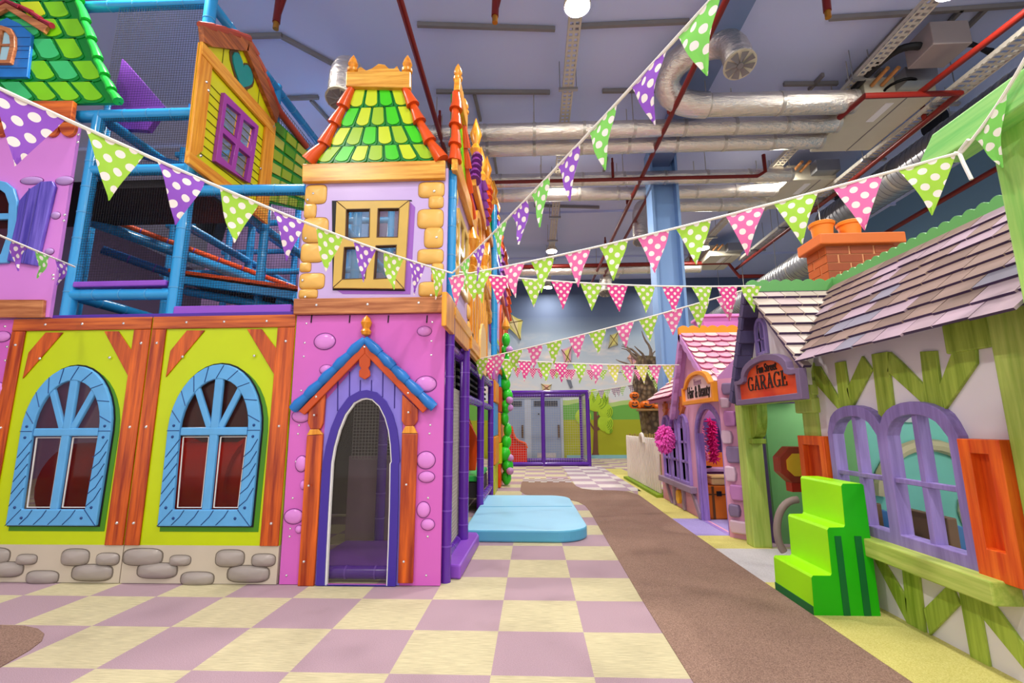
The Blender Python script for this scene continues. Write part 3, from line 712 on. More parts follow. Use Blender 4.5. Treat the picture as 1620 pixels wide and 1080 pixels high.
# ---- magenta corner below, pink wall above
t = thing('corner_panel', 'magenta printed panel with pink bumps at the edge of the lime panels', 'facade panel', (-5.2, YF, 0))
MB().rect(-5.9, -4.5, .004, 2.13, F, -.03, -.002).build('magenta_board', M_pink, t)
stones(t, px_stones(z2, [(10, 697, 70, 48), (-10, 945, 60, 60)])+px_stones(z3, [(-60, 300, 80, 60)]), F, M_pink_stone, M_line_violet, name='pink_bump', d=-.002)
bolts(t, F, z2([(23, 648), (33, 745), (25, 810)]), d=-.002)

t = thing('wall_panel', 'upper pink wall panel with blue arched window and open violet shutter', 'facade panel', (-4.9, YF, 2.15))
F2 = FR(YF-.02)
MB().prism([(-5.9, 2.14), (-4.17, 2.14), (-4.2, 3.97), (-5.9, 3.97)], F2, -.03, 0, holes=[xz([(-40, 412), (14, 412), (17, 330), (8, 302), (-12, 294), (-40, 320)], YF-.02)]).build('pink_board', mat('pink_lilac_board', (212, 132, 216), .3, .05, 2), t)
MB().prism(xz([(-40, 475), (74, 475), (72, 503), (-40, 503)], YF-.02), F2, 0, .03).build('sill_beam', M_brown_h, t, bevel=.005)
eb = MB().prism(xz([(-60, 165), (123, 164), (119, 195), (-60, 195)], YF-.02), F2, 0, .045).build('eave_beam', M_timber_h, t, bevel=.006)
mb = MB()
for k in range(6):
    c = 108-k*27+3
    mb.prism(xz([(c-13, 196)]+[(c+13*cos(a), 203+15*sin(a)) for a in [PI-i*PI/8 for i in range(9)]]+[(c+13, 196)], YF-.02), F2, 0, .03)
mb.build('scallop', M_timber_h, t, bevel=.004)
wo = xz([(-50, 420), (30, 420)], YF-.02)
fo_ = xz([(-50, 421), (16, 417), (31, 380), (32, 320), (26, 300), (14, 290), (-8, 285), (-30, 290), (-50, 310)], YF-.02)
fi_ = xz([(-40, 405), (6, 404), (17, 372), (19, 325), (13, 308), (2, 300), (-12, 297), (-26, 300), (-40, 318)], YF-.02)
MB().prism(fo_, F2, .0, .03, holes=[fi_]).build('window_frame', M_blue_win, t, bevel=.006)
MB().prism(xz([(-30, 340), (22, 339), (22, 348), (-30, 349)], YF-.02), F2, 0, .025).build('transom', M_blue_win, t)
MB().prism(fi_, F2, -.02, -.015).build('window_pane', M_pane_red, t)
sh = xz([(17, 414), (62, 422), (92, 297), (88, 289), (70, 290), (50, 303), (36, 320), (32, 350)], YF-.02)
so = MB().prism(sh, F2, .002, .035).build('shutter', wood('violet_shutter_wood', (64, 50, 156), (118, 100, 206), 'Z', .35), t, bevel=.008)
mb = MB()
for a, b_ in (((30, 414), (53, 301)), ((44, 418), (70, 292))): (p, q) = xz([a, b_], YF-.02); mb.tube([F2(*p, .036), F2(*q, .036)], .005, 5)
mb.build('plank_groove', M_groove, so)
stones(t, px_stones(lambda p: xz(p, YF-.02), [(51, 286, 33, 11), (103, 286, 26, 13), (89, 341, 12, 11), (79, 398, 12, 10)]), F2, mat('lilac_bump', (176, 140, 200), .3), M_line_violet, name='lilac_bump')
bolts(t, F2, xz([(124, 213), (123, 225), (102, 340), (101, 349), (84, 435), (84, 441)], YF-.02))

# ---- green tiled roof panel with blue dormer
def tiled(mb, rows, fr, d=0.0, mats=(0, 1), pats=None, gap=.06, round_=.35, lift=.014):
    """rows: (left u, right u at top and bottom, v top, v bottom, n); every tile is a raised tongue with a lighter face"""
    for r, (ul, ur, bl, br, vt, vb, n) in enumerate(rows):
        for i in range(n):
            a, b_ = ul+(ur-ul)*i/n, ul+(ur-ul)*(i+1)/n; c, e_ = bl+(br-bl)*i/n, bl+(br-bl)*(i+1)/n
            w = e_-c; h = vt-vb
            def tongue(k, top, bot):
                p = [(a+(b_-a)*k, vt-h*top), (b_-(b_-a)*k, vt-h*top)]
                for j in range(9):
                    th = PI*j/8; p.append(((c+e_)/2+(w/2-w*k)*cos(th), vb+h*bot+h*round_*(1-sin(th))*.55))
                return p
            mb.prism(tongue(.03, .0, -.04), fr, d, d+lift*.6, mats[0])
            mi = pats[r][i % len(pats[r])] if pats else mats[1]
            mb.prism(tongue(.11, .06, .07), fr, d+lift*.6, d+lift, mi)
t = thing('roof_panel', 'green tiled roof panel with a blue dormer above the pink wall', 'roof panel', (-4.9, YF, 4.2))
edge = xz([(118, -30), (133, 20), (146, 60), (160, 103), (175, 138), (190, 163)], YF-.02)
MB().prism(xz([(-60, 165)], YF-.02)+[(q[0], q[1]) for q in edge[::-1]]+xz([(-60, -30)], YF-.02), F2, -.03, 0).build('roof_board', M_tile_dk, t)
mb = MB()
bands = [(-34, 3), (3, 42), (30+2, 70), (66, 102), (99, 136), (133, 164)]
bands = [(-30, 4), (4, 31), (31, 62), (62, 97), (97, 130), (130, 163)]
for r, (ya, yb) in enumerate(bands):
    def ex(y):
        for (xa_, y0_), (xb_, y1_) in zip([(118, -30), (133, 20), (146, 60), (160, 103), (175, 138)], [(133, 20), (146, 60), (160, 103), (175, 138), (190, 163)]):
            if y0_ <= y <= y1_: return xa_+(xb_-xa_)*(y-y0_)/(y1_-y0_)-8
        return 180
    n = 6; W = 37; off = (r % 2)*16
    for i in range(n):
        xr_t, xr_b = ex(ya)-off-i*W, ex(yb)-off-i*W
        (a, vt), (b_, _), (c, vb), (e_, _) = xz([(xr_t-W, ya), (xr_t, ya), (xr_b-W, yb), (xr_b, yb)], YF-.02)
        tiled(mb, [(a, b_, c, e_, vt, vb, 1)], F2, .0, (0, 1), [[random.choice([1, 1, 2, 3, 3])]])
mb.build('roof_tile', [M_tile_dk, mat('tile_lime_wide', (124, 200, 20), .3, .1), M_tile_y, M_tile_t], t)
mb = MB()
for k in range(7):
    s0, s1 = k/7, (k+1)/7
    def pe(s):
        f_ = s*(len(edge)-1); i = min(int(f_), len(edge)-2); q = f_-i; return (edge[i][0]+(edge[i+1][0]-edge[i][0])*q, edge[i][1]+(edge[i+1][1]-edge[i][1])*q)
    p, q = pe(s0), pe(s1-.01)
    mb.tube([F2(p[0]-.02, p[1], .01), F2((p[0]+q[0])/2, (p[1]+q[1])/2, .016), F2(q[0]-.0, q[1], .014)], [.03, .036, .045], 10)
mb.build('edge_tile', mat('tile_edge_green', (40, 196, 66), .28), t, smooth=True)
db = MB().prism(zl([(-40, 605), (248, 605), (282, 290), (190, 210), (100, 168), (-40, 240)]), F, .03, .06).build('dormer_wall', M_blue_tile, t, bevel=.004)
mb = MB()
for y in (235, 315, 380, 410, 470, 540): (p, q) = zl([(-40, y), (285-(y-290)*.11, y)]); mb.tube([F(p[0], p[1], .06), F(q[0]-.01, q[1], .06)], .004, 5)
mb.build('board_groove', M_blue_dk, db)
MB().prism(zl([(-60, 190), (0, 130), (110, 75), (420, 245), (385, 292), (112, 118), (0, 178), (-60, 235)]), F, .05, .085).build('dormer_rake', M_brown_h, t, bevel=.005)
mb = MB()
for a, b_ in (((105, 55), (210, 105)), ((200, 90), (290, 140)), ((275, 130), (360, 190)), ((345, 185), (440, 235)), ((100, 55), (15, 105))):
    p, q = zl([a, b_]); mb.tube([F(p[0], p[1], .07), F(q[0], q[1], .07)], [.018, .028], 8)
mb.build('dormer_tile', mat('dark_red_tile', (140, 34, 52), .35), t, smooth=True)
wi = zl([(-60, 495), (122, 495), (148, 380), (140, 320), (110, 285), (60, 272), (0, 300), (-60, 360)])
MB().prism(zl([(-80, 520), (150, 520), (180, 400), (178, 320), (150, 265), (80, 243), (10, 260), (-80, 350)]), F, .055, .09, holes=[wi]).build('dormer_frame', M_brown_h, t, bevel=.005)
MB().prism(wi, F, .058, .064).build('dormer_pane', mat('pale_sky_print', (170, 212, 226), .2, .06), t)
mb = MB(); mb.prism(zl([(22, 495), (48, 495), (86, 275), (62, 275)]), F, .06, .08).prism(zl([(-40, 375), (146, 372), (146, 386), (-40, 388)]), F, .06, .078); mb.build('glazing_bar', M_brown_h, t)

# ---- tower: magenta door panel
t = thing('door_panel', 'magenta tower panel with an arched violet doorway and blue tiled porch', 'facade panel', (-1.35, YF, 0))
o_out = z6([(175+370-10, 1900)])
def u_(p): return z7([p])[0][0]
uL, uR = at(517, 924, Y=YF).x, at(612, 924, Y=YF).x
# doorway: an egg shaped arch, wider at the floor
lft = [z7([(232, 680)])[0], z7([(240, 500)])[0], z7([(250, 300)])[0], z7([(262, 100)])[0]]+z6([(395, 1080), (412, 980), (445, 860), (490, 750), (550, 668), (600, 642), (632, 637)])
rgt = z6([(672, 645), (720, 690), (760, 770), (785, 860), (798, 960), (805, 1080)])+[z7([(531, 100)])[0], z7([(528, 300)])[0], z7([(522, 500)])[0], z7([(515, 680)])[0]]
lft[0] = (lft[0][0], .0); rgt[-1] = (rgt[-1][0], .0)
door_in = lft+rgt
def grow(poly, g, zc=.9):
    out = []
    n = len(poly)
    for i, p in enumerate(poly):
        a, b_ = Vector(poly[i-1] if i else (p[0], p[1]-1)), Vector(poly[i+1] if i < n-1 else (p[0], p[1]-1))
        tv = (b_-a).normalized() if i not in (0, n-1) else (Vector((0, 1)) if i == 0 else Vector((0, -1)))
        out.append((p[0]-tv.y*g, p[1]+tv.x*g if i not in (0, n-1) else p[1]))
    return out
d_mid, d_out, d_line = grow(door_in, .012), grow(door_in, .075), grow(door_in, .088)
MB().prism([(-1.97, .004), (-.722, .004), (-.722, 2.13), (-1.99, 2.13)], F, -.03, 0, holes=[[(p[0], max(p[1], .005)) for p in grow(door_in, .03)]]).build('magenta_board', M_pink, t)
gable = z6([(345, 640), (590, 360), (632, 320), (680, 360), (890, 600)])+[z7([(575, 675)])[0], z7([(175, 675)])[0]]
gable[-1] = (gable[-1][0]+.0, .006); gable[-2] = (gable[-2][0], .006)
pl = MB().prism(gable, F, 0, .006, holes=[[(p[0], max(.007, p[1])) for p in d_mid]]).build('plank_gable', M_peri, t)
mb = MB()
for x, ya, yb in ((428, 500, 720), (512, 440, 640), (588, 500, 590), (668, 500, 590), (748, 440, 620), (832, 520, 700)):
    p, q = z6([(x, ya), (x-2, yb)]); mb.tube([F(p[0], p[1], .007), F(q[0], q[1], .007)], .005, 5)
mb.build('plank_groove', M_groove, pl)
fr_ = MB().prism([(p[0], max(.004, p[1])) for p in d_out], F, .0, .025, holes=[[(p[0], max(.0045, p[1])) for p in d_mid]]).build('door_frame', M_violet_frame, t, bevel=.006)
MB().prism([(p[0], max(.004, p[1])) for p in d_mid], F, -.02, .012, holes=[[(p[0], max(.0045, p[1])) for p in door_in]]).build('door_beading', M_white, t)
MB().prism([(p[0], max(.02, p[1])) for p in door_in], F, -.02, -.016).build('door_pane', pane('smoked_acrylic', (70, 66, 60), .2, .05), t)
for L_, base_ in ((True, z7([(100, 675), (177, 675), (218, 30), (140, 30)])), (False, z7([(572, 662), (643, 662), (657, 30), (588, 30)]))):
    MB().prism(base_[:2][::1]+(z6([(328, 885), (215, 895)]) if L_ else z6([(998, 880), (888, 880)])), F, .004, .03).build('porch_post', M_timber_v, t, bevel=.006)
    nk = z6([(215, 892), (240, 850), (300, 848), (330, 885)]) if L_ else z6([(886, 878), (912, 828), (970, 826), (998, 878)])
    MB().prism(nk, F, .004, .034).build('post_neck', M_gold_v, t, bevel=.004)
    cp = z6([(240, 848), (222, 800), (232, 680), (350, 600), (330, 810), (312, 848)]) if L_ else z6([(908, 826), (886, 790), (890, 602), (1000, 705), (998, 790), (975, 826)])
    MB().prism(cp, F, .004, .034).build('post_head', M_timber_v, t, bevel=.006)
for poly in (z6([(632, 248), (632, 318), (208, 748), (168, 722)]), z6([(632, 248), (1072, 702), (1040, 735), (632, 318)])):
    MB().prism(poly, F, .03, .055).build('porch_rake', M_redwood, t, bevel=.006)
for side, ends in ((0, ((632, 212), (130, 700))), (1, ((632, 212), (1112, 690)))):
    (x0_, y0_), (x1_, y1_) = ends
    for k in range(5):
        s0, s1 = k/5, (k+1)/5+.015
        p, q = z6([(x0_+(x1_-x0_)*s0, y0_+(y1_-y0_)*s0+4), (x0_+(x1_-x0_)*s1, y0_+(y1_-y0_)*s1)])
        MB().tube([F(p[0], p[1], .035), F((p[0]*.35+q[0]*.65), (p[1]*.35+q[1]*.65), .042), F(q[0], q[1], .036)], [.032, .045, .038], 10).build('blue_roof_tile', M_blue_tile, t, smooth=True)
cxp, czp = z6([(640, 120)])[0]
MB().lathe([(.001, -.095), (.035, -.08), (.045, -.055), (.028, -.03), (.04, 0), (.046, .02), (.03, .055), (.001, .085)], (cxp, YF-.04, czp+.005), 16).build('finial', M_gold_v, t, smooth=True)
MB().prism(z6([(588, 340), (632, 312), (672, 340), (668, 400), (655, 420), (668, 445), (668, 475), (632, 500), (590, 478), (590, 440), (604, 420), (590, 400)]), F, .03, .05).build('pendant', M_redwood, t, bevel=.006)
stones(t, px_stones(z6, [(333, 225, 140, 110), (345, 427, 90, 70), (165, 755, 120, 90), (1042, 152, 98, 66), (1052, 528, 145, 108)])+px_stones(z7, [(112, 100, 52, 74), (120, 200, 24, 44), (75, 350, 84, 70), (100, 410, 32, 38), (702, 83, 84, 80), (705, 162, 74, 52), (690, 318, 60, 74), (711, 388, 62, 54)]), F, M_pink_stone, M_line_violet, name='pink_bump')
bolts(t, F, z6([(203, 97), (190, 235), (183, 332), (165, 575), (150, 822), (142, 882), (1098, 88), (1092, 222), (1090, 322), (1084, 820), (1078, 880)])+z7([(85, 90), (70, 263), (58, 408), (55, 445), (40, 630), (712, 262), (710, 445), (703, 630)]), .01)
bolts(t, F, z6([(632, 272), (292, 622), (278, 750), (938, 595), (940, 730)])+z7([(160, 200), (138, 555), (617, 195), (605, 555)]), .01, .055)
mb = MB()
for x in (240, 512, 787, 1062): p, q = z6([(x, 40), (x-4, 92)]); mb.tube([F(p[0], p[1], .004), F(q[0], q[1], .004)], .005, 6)
mb.build('cable_tie', M_black, t)

# ---- tower: lilac window panel
t = thing('tower_panel', 'lilac tower panel with golden corner stones and an ochre four pane window', 'facade panel', (-1.35, YF, 2.1))
win_o = z5([(425, 182), (938, 178), (902, 800), (400, 795)])
opens = [z5(q) for q in ([(492, 238), (664, 234), (660, 440), (486, 448)], [(716, 232), (872, 230), (860, 440), (708, 440)], [(478, 506), (650, 500), (632, 732), (462, 738)], [(702, 495), (852, 490), (838, 728), (686, 736)])]
MB().prism([(-2.0, 2.12), (-.722, 2.12), (-.722, 3.44), (-2.0, 3.44)], F, -.03, 0, holes=opens).build('lilac_board', M_lilac, t)
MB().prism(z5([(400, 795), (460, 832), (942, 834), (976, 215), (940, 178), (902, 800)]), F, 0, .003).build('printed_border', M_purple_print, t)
fo = MB().prism(win_o, F, .001, .03, holes=opens).build('window_frame', M_gold_win, t, bevel=.01)
mb = MB()
for a, b_ in (((425, 182), (492, 238)), ((938, 178), (872, 230)), ((902, 800), (838, 728)), ((400, 795), (462, 738))): p, q = z5([a, b_]); mb.tube([F(p[0], p[1], .03), F(q[0], q[1], .03)], .004, 5)
mb.build('mitre_line', M_ochre_dk, fo)
mb = MB()
for q in opens: mb.prism(q, F, -.02, .032, holes=[scale_poly(q, .93, .95)])
mb.build('pane_edging', M_ochre_dk, t)
for q in opens: MB().prism(q, F, -.022, -.016).build('window_pane', pane('clear_acrylic', (150, 160, 170), .22, .03) if 'clear_acrylic' not in MATS else MATS['clear_acrylic'], t)
MB().prism(z5([(385, 170), (950, 165), (955, 172), (425, 182), (400, 795), (905, 802), (905, 812), (390, 806)]), F, .0, .006).build('outline', M_black, t)
L_st = [(265, 125, 155, 130), (230, 243, 80, 100), (262, 378, 180, 172), (245, 540, 155, 132), (196, 643, 76, 66), (242, 742, 172, 110), (215, 833, 130, 66)]
R_st = [(1092, 92, 182, 106), (1125, 180, 105, 84), (1085, 298, 182, 132), (1108, 432, 132, 142), (1085, 566, 182, 102), (1135, 650, 84, 70), (1132, 712, 84, 60), (1085, 800, 165, 104)]
for x, y, w, h in L_st+R_st:
    (u0, v1), (u1, v0) = z5([(x-w/2, y-h/2), (x+w/2, y+h/2)])
    u0, u1 = max(u0, -1.998), min(u1, -.724)
    o = MB().dome((u0+u1)/2, (v0+v1)/2, (u1-u0)/2, (v1-v0)/2, .03, F, .002, e=4.5, n=28).build('corner_stone', M_quoin, t, smooth=True)
    MB().prism([((u0+u1)/2+(u1-u0)/2*1.02*math.copysign(abs(cos(a))**(2/4.5), cos(a)), (v0+v1)/2+(v1-v0)/2*1.04*math.copysign(abs(sin(a))**(2/4.5), sin(a))) for a in [i*PI/14 for i in range(28)]], F, 0, .003).build('outline', M_quoin_line, o)
bolts(t, F, z5([(262, 128), (222, 172), (208, 445), (186, 742), (205, 860), (1115, 112), (1132, 438), (1095, 848)]), .012, .03)
bb = MB().prism(z5([(128, 874), (1178, 860), (1176, 970), (126, 985)]), F, .004, .045).build('sill_beam', M_brown_h, t, bevel=.006)
bolts(bb, F, z5([(290, 920), (650, 916), (1010, 905)]), .012, .045)
tb = MB().prism(z4([(190, 826), (1196, 800), (1196, 928), (188, 955)]), F, .004, .05).build('eave_beam', M_gold_h, t, bevel=.008)

# ---- tower roof, front and side
def roof_front(t, fr, conv, hips=True):
    rows_px = [((545, 282), (890, 282), (505, 418), (932, 418), 4), ((505, 412), (932, 412), (440, 556), (985, 556), 5), ((440, 552), (982, 552), (365, 692), (1050, 692), 6), ((365, 688), (1048, 688), (275, 808), (1118, 808), 7)]
    MB().prism(conv([(545, 280), (892, 280), (935, 410), (985, 545), (1050, 680), (1125, 800), (265, 820), (365, 680), (440, 548), (508, 410)]), fr, -.03, 0).build('roof_board', M_tile_dk, t)
    mb = MB(); pats = [[2, 2, 1, 2], [1, 2, 3, 1, 2], [2, 3, 1, 2, 3, 1], [3, 1, 2, 3, 1, 2, 3]]
    for r, (a, b_, c, d, n) in enumerate(rows_px):
        q = conv([a, b_, c, d]); tiled(mb, [(q[0][0], q[1][0], q[2][0], q[3][0], q[0][1], q[2][1], n)], fr, 0, (0, 1), [pats[r]], lift=.018)
    mb.build('roof_tile', [M_tile_dk, M_tile_g, M_tile_y, M_tile_yg], t)
    for pts in ([(528, 285), (470, 415), (408, 535), (335, 680), (225, 800)], [(908, 285), (965, 405), (1012, 520), (1085, 660), (1170, 790)]):
        q = conv(pts)
        for k in range(4):
            a, b_ = Vector(q[k]), Vector(q[k+1]); m_ = a.lerp(b_, .6)
            MB().tube([fr(a.x, a.y, .02), fr(m_.x, m_.y, .03), fr(b_.x, b_.y, .025)], [.034, .046, .062] if k < 3 else [.036, .055, .066], 12).build('hip_tile', M_hip, t, smooth=True)
    MB().prism(conv([(500, 180), (952, 180), (952, 295), (497, 285)]), fr, .004, .06).build('ridge_beam', M_gold_h if fr is F else M_gold_y, t, bevel=.01)
    MB().prism(conv([(575, 182), (580, 150), (600, 140), (640, 165), (680, 150), (725, 118), (770, 125), (800, 152), (835, 152), (855, 132), (870, 160), (885, 182)]), fr, .01, .045).build('crest', M_gold_h if fr is F else M_gold_y, t, bevel=.006)
    for x in (540, 925):
        (cu, cv), (_, tv), (ru, _), (_, bv) = conv([(x, 160), (x, 50), (x+36, 160), (x, 185)])
        h = tv-cv; r_ = abs(ru-cu); c = fr(cu, cv, .03)
        MB().lathe([(r_*.5, bv-cv), (r_, -.1*h), (r_*1.05, .05*h), (r_*.55, .14*h), (r_*.7, .2*h), (r_*.95, .38*h), (r_*.6, .7*h), (.001, h)], c, 16).build('finial', M_gold_v, t, smooth=True)
t = thing('tower_roof', 'green tiled tower roof with red hips and two golden finials facing the front', 'roof panel', (-1.35, YF, 3.45))
roof_front(t, F, z4)
FS = RT(-.70)
_hl = z4([(500, 100), (528, 285), (470, 415), (408, 535), (335, 680), (200, 820)])
def _left(z):
    for (xa, za), (xb, zb_) in zip(_hl, _hl[1:]):
        if zb_ <= z <= za: return xa+(xb-xa)*(za-z)/(za-zb_)
    return _hl[0][0] if z > _hl[0][1] else _hl[-1][0]
def zs_side(pts): return [(3.88+(p[0]-_left(p[1]))*.9-.05*(4.3-p[1]), p[1]) for p in z4(pts)]
t = thing('tower_roof', 'green tiled roof panel on the side of the tower, seen edge on', 'roof panel', (-.7, 4.45, 3.45))
roof_front(t, FS, zs_side)
# ============================================================ CLIMBING FRAME (pipes, decks, nets)
t = thing('climbing_frame', 'multi level climbing frame of blue foam pipes with dark nets and decks', 'play structure', (-3, 6, 0))
def pp_(name, a, b_, r=.045, m=None, ties=True, par=None):
    a, b_ = Vector(a), Vector(b_); mb = MB().tube([a, b_], r, 12)
    if ties:
        L = (b_-a).length; n = int(L/.28)
        for i in range(1, n+1):
            c = a.lerp(b_, i/(n+1)); d = (b_-a).normalized()*.006; mb.tube([c-d, c+d], r*1.05, 12, mi=1)
    return mb.build(name, [m or M_pipe_b, mat('tie_band', (70, 150, 205), .3) if (m or M_pipe_b) is M_pipe_b else mat('violet_tie_band', (118, 72, 184), .3)], par or t, smooth=True)
P = .055
XA, XB, XC, XD = -4.10, -3.14, -2.03, -.70
YP = YF+.07
# front posts and beams of the open bays
pp_('post', (XA, YP, 2.13), (XA, YP, 4.14), P); pp_('post', (XB, YP, 2.13), (XB, YP, 5.42), P)
pp_('beam', (-4.3, YP, 4.13), (XB, YP, 4.12), P); pp_('beam', (XA, YP, 3.56), (XB, YP, 3.55), .05); pp_('beam', (XA, YP, 2.36), (XB, YP, 2.35), .05)
pp_('beam', (XB, YP, 3.33), (XC, YP, 3.31), .05); pp_('beam', (-6, YP, 5.38), (XB, YP, 5.34), .05)
pp_('post', (XD, YP+.03, 2.13), (XD, YP+.03, 3.46), .04)
pp_('post', (XD, YP+.03, 0.0), (XD, YP+.03, 2.13), .042, M_pipe_p)
pp_('post', (-.62, 7.5, 2.2), (-.62, 7.5, 4.9), .05)
# depth beams and inner posts
for x, z, y1 in ((XA, 2.36, 7.6), (XA, 3.56, 7.6), (XA, 4.13, 7.6), (XB, 5.34, 7.6), (XB, 4.2, 7.6), (XC, 3.31, 7.6), (XC, 2.3, 7.6), (XB, 3.5, 7.6)):
    pp_('beam', (x, YP, z), (x, y1, z), .05, M_pipe_b)
for x in (-5.3, XA, XB, XC):
    for y in (5.1, 6.35, 7.6):
        pp_('post', (x, y, 2.15), (x, y, 5.4 if x <= XB else 4.3), .05)
for z in (2.5, 3.4, 4.15, 5.3):
    pp_('beam', (-5.4, 6.35, z), (XC if z < 4.2 else XB, 6.35, z), .045)
    pp_('beam', (-5.4, 7.6, z+.05), (XC if z < 4.2 else XB, 7.6, z+.05), .045)
pp_('beam', (-4.0, 5.1, 2.75), (-2.0, 5.1, 2.35), .05); pp_('beam', (-3.1, 5.1, 2.75), (-2.0, 5.1, 2.55), .045); pp_('beam', (-2.9, 6.35, 3.1), (-1.9, 6.35, 2.3), .045)
# decks, ramps and pads
MB().box((-6, 3.86, 2.02), (-.78, 8.0, 2.1)).build('deck', M_deck, t, label='dark deck of the middle level')
MB().box((-6, 3.95, 3.42), (-3.14, 4.75, 3.5)).build('deck', M_deck, t, label='dark deck of the upper level')
MB().box((-6, 8.02, 2.1), (-.9, 8.1, 5.4)).build('back_panel', mat('lilac_back_panel', (150, 120, 158), .8, .2, 1.5), t)
MB().box((-6, 6.6, .02), (-.95, 6.66, 2.0)).build('back_panel', mat('dim_back_panel', (92, 82, 80), .8, .15, 1.5), t)
def slab(pts, th, name, m, y0, y1):
    mb = MB(); mb.prism(pts, FR(y0), -(y1-y0), 0); return mb.build(name, m, t, bevel=.006)
slab([(-4.06, 2.95), (-2.15, 2.65), (-2.15, 2.61), (-4.06, 2.91)], .08, 'orange_ramp', mat('orange_ramp_vinyl', (230, 84, 30), .4), 4.86, 6.2)
slab([(-4.06, 2.90), (-2.15, 2.60), (-2.15, 2.56), (-4.06, 2.86)], .08, 'ramp_underside', M_deck, 4.97, 6.2)
slab([(-4.06, 2.89), (-2.15, 2.59), (-2.15, 2.50), (-4.06, 2.80)], .08, 'ramp_beam', M_pipe_b, 4.88, 4.96)
for dz, m_, r_ in ((0, M_pipe_b, .06), (.1, MATS['orange_ramp_vinyl'], .03)): pp_('ramp_rail', (-4.9, 4.6, 3.45+dz), (-2.6, 6.3, 2.75+dz), r_, m_)
pp_('ramp_rail', (-4.9, 4.9, 3.2), (-2.6, 6.4, 2.45), .05, M_pipe_bd)
for xx in (-3.5, -2.6): pp_('post', (xx, 7.0, 2.15), (xx, 7.0, 4.0), .05)
pp_('beam', (-3.2, 7.0, 2.9), (-1.9, 7.0, 2.9), .04); pp_('beam', (-3.2, 7.0, 3.25), (-1.9, 7.0, 3.25), .05); pp_('beam', (-2.9, 5.1, 2.62), (-1.95, 5.1, 2.2), .055)
MB().rect(-4.05, -3.2, 2.42, 2.47, FR(YP), -.05, .05).rect(-3.1, -2.06, 2.135, 2.23, FR(YP), -.05, .05).build('purple_edge_pad', M_pad_p, t, bevel=.01)
MB().box((-4.2, YP-.06, 2.115), (-2.03, YP+.06, 2.165)).build('purple_edge_pad', mat('deep_purple_vinyl', (78, 42, 150), .35), t, bevel=.01)
MB().prism([(-4.3, 4.2), (-3.86, 4.16), (-3.72, 4.42), (-4.25, 5.0)], FR(4.2), 0, .06).build('purple_wedge_pad', M_pad_p, t)
MB().prism([(-4.05, 4.02), (-3.2, 3.75), (-3.2, 3.68), (-4.05, 3.95)], FR(4.3), 0, .05).prism([(-4.05, 5.0), (-3.2, 4.3), (-3.2, 4.22), (-4.05, 4.92)], FR(4.9), 0, .06).prism([(-4.05, 5.3), (-3.0, 4.5), (-3.0, 4.44), (-4.05, 5.24)], FR(6.0), 0, .06).build('sloping_rail', M_pipe_bd, t)
# nets
mb = MB(); Fn = FR(YP-.03)
mb.grid(Fn, -4.05, -3.19, 2.42, 4.1, .024, .0014).grid(Fn, -4.05, -3.19, 4.2, 5.3, .026, .0014)
o = mb.build('safety_net', M_net, t)
mb = MB().grid(Fn, -3.09, -2.04, 2.15, 3.29, .024, .0014); mb.build('safety_net', M_net, t)
MB().grid(RT(XB), 5.2, 7.5, 4.2, 5.2, .05, .003).build('safety_net', M_net, t)
# lower level on the side: purple posts, nets and openings
for x, y in ((-.70, 4.82), (-.75, 6.75), (-.75, 8.35)):
    pp_('post', (x, y, 0), (x, y, 1.98), .05, M_pipe_p)
pp_('beam', (-.76, 3.95, 1.9), (-.76, 8.3, 1.9), .05, M_pipe_p); pp_('beam', (-.76, 3.95, .1), (-.76, 5.0, .1), .05, M_pipe_p)
pp_('beam', (-.76, 6.8, .16), (-.76, 8.3, .16), .05, M_pipe_p); pp_('beam', (-.76, 5.0, 1.5), (-.76, 8.3, 1.5), .05, M_pipe_p)
pp_('post', (-.9, 5.9, 1.4), (-.9, 5.9, 2.0), .05, M_pipe_p)
pp_('post', (-1.62, 5.1, 0), (-1.62, 5.1, 2.0), .05, M_pipe_p); pp_('beam', (-1.95, YP+.02, .07), (-.78, YP+.02, .07), .05, M_pipe_p)
MB().grid(RT(-.76), 4.0, 4.95, .12, 1.55, .034, .003).build('safety_net', M_net_l, t, label='pale grey net beside the purple corner post')
MB().grid(FR(5.1), -1.95, -.85, .85, 2.0, .034, .003).build('safety_net', M_net_l, t, label='pale grey net inside the doorway')
MB().prism([(-2.0, .02), (-.8, .02), (-.8, .88), (-2.0, .88)], FR(5.15), -.06, 0, holes=[arch(-1.2, .03, .3, .35, .3, .3)]).build('soft_archway', mat('dusky_vinyl', (150, 128, 136), .5), t, bevel=.02)
MB().box((-1.95, 3.98, .003), (-.76, 5.05, .04)).build('entrance_mat', M_pad_p, t, bevel=.01)
mb = MB()
for i in range(5): mb.box((-1.5, 5.1, 1.55+.08*i), (-.82, 8.2, 1.58+.08*i))
mb.build('black_strap_bed', M_black, t)
MB().box((-1.6, 6.8, .42), (-.8, 8.25, .5)).build('green_step_pad', mat('green_vinyl', (40, 170, 70), .4), t, bevel=.015)
MB().box((-1.6, 6.8, .2), (-.8, 8.25, .41)).build('step_base', M_deck, t)

t2 = thing('crawl_tunnel', 'red plastic crawl tunnel behind the arched window panes', 'tunnel', (-3.3, 5.0, .3))
mb = MB().tube([(-4.9, 5.0, .62), (-2.42, 5.0, .62)], .42, 28); tb = mb.build('tube', M_red, t2, smooth=True)
for x in (-4.3, -3.75, -3.0, -2.45): MB().tube([(x-.03, 5.0, .62), (x+.03, 5.0, .62)], .47, 28).build('flange', M_red, t2, smooth=True)
MB().lathe([(.30, 0), (.30, -.03), (.38, -.03), (.38, 0)], (-2.45, 4.57, .95), 24, axis='Y').build('porthole_ring', M_red, t2, smooth=True)

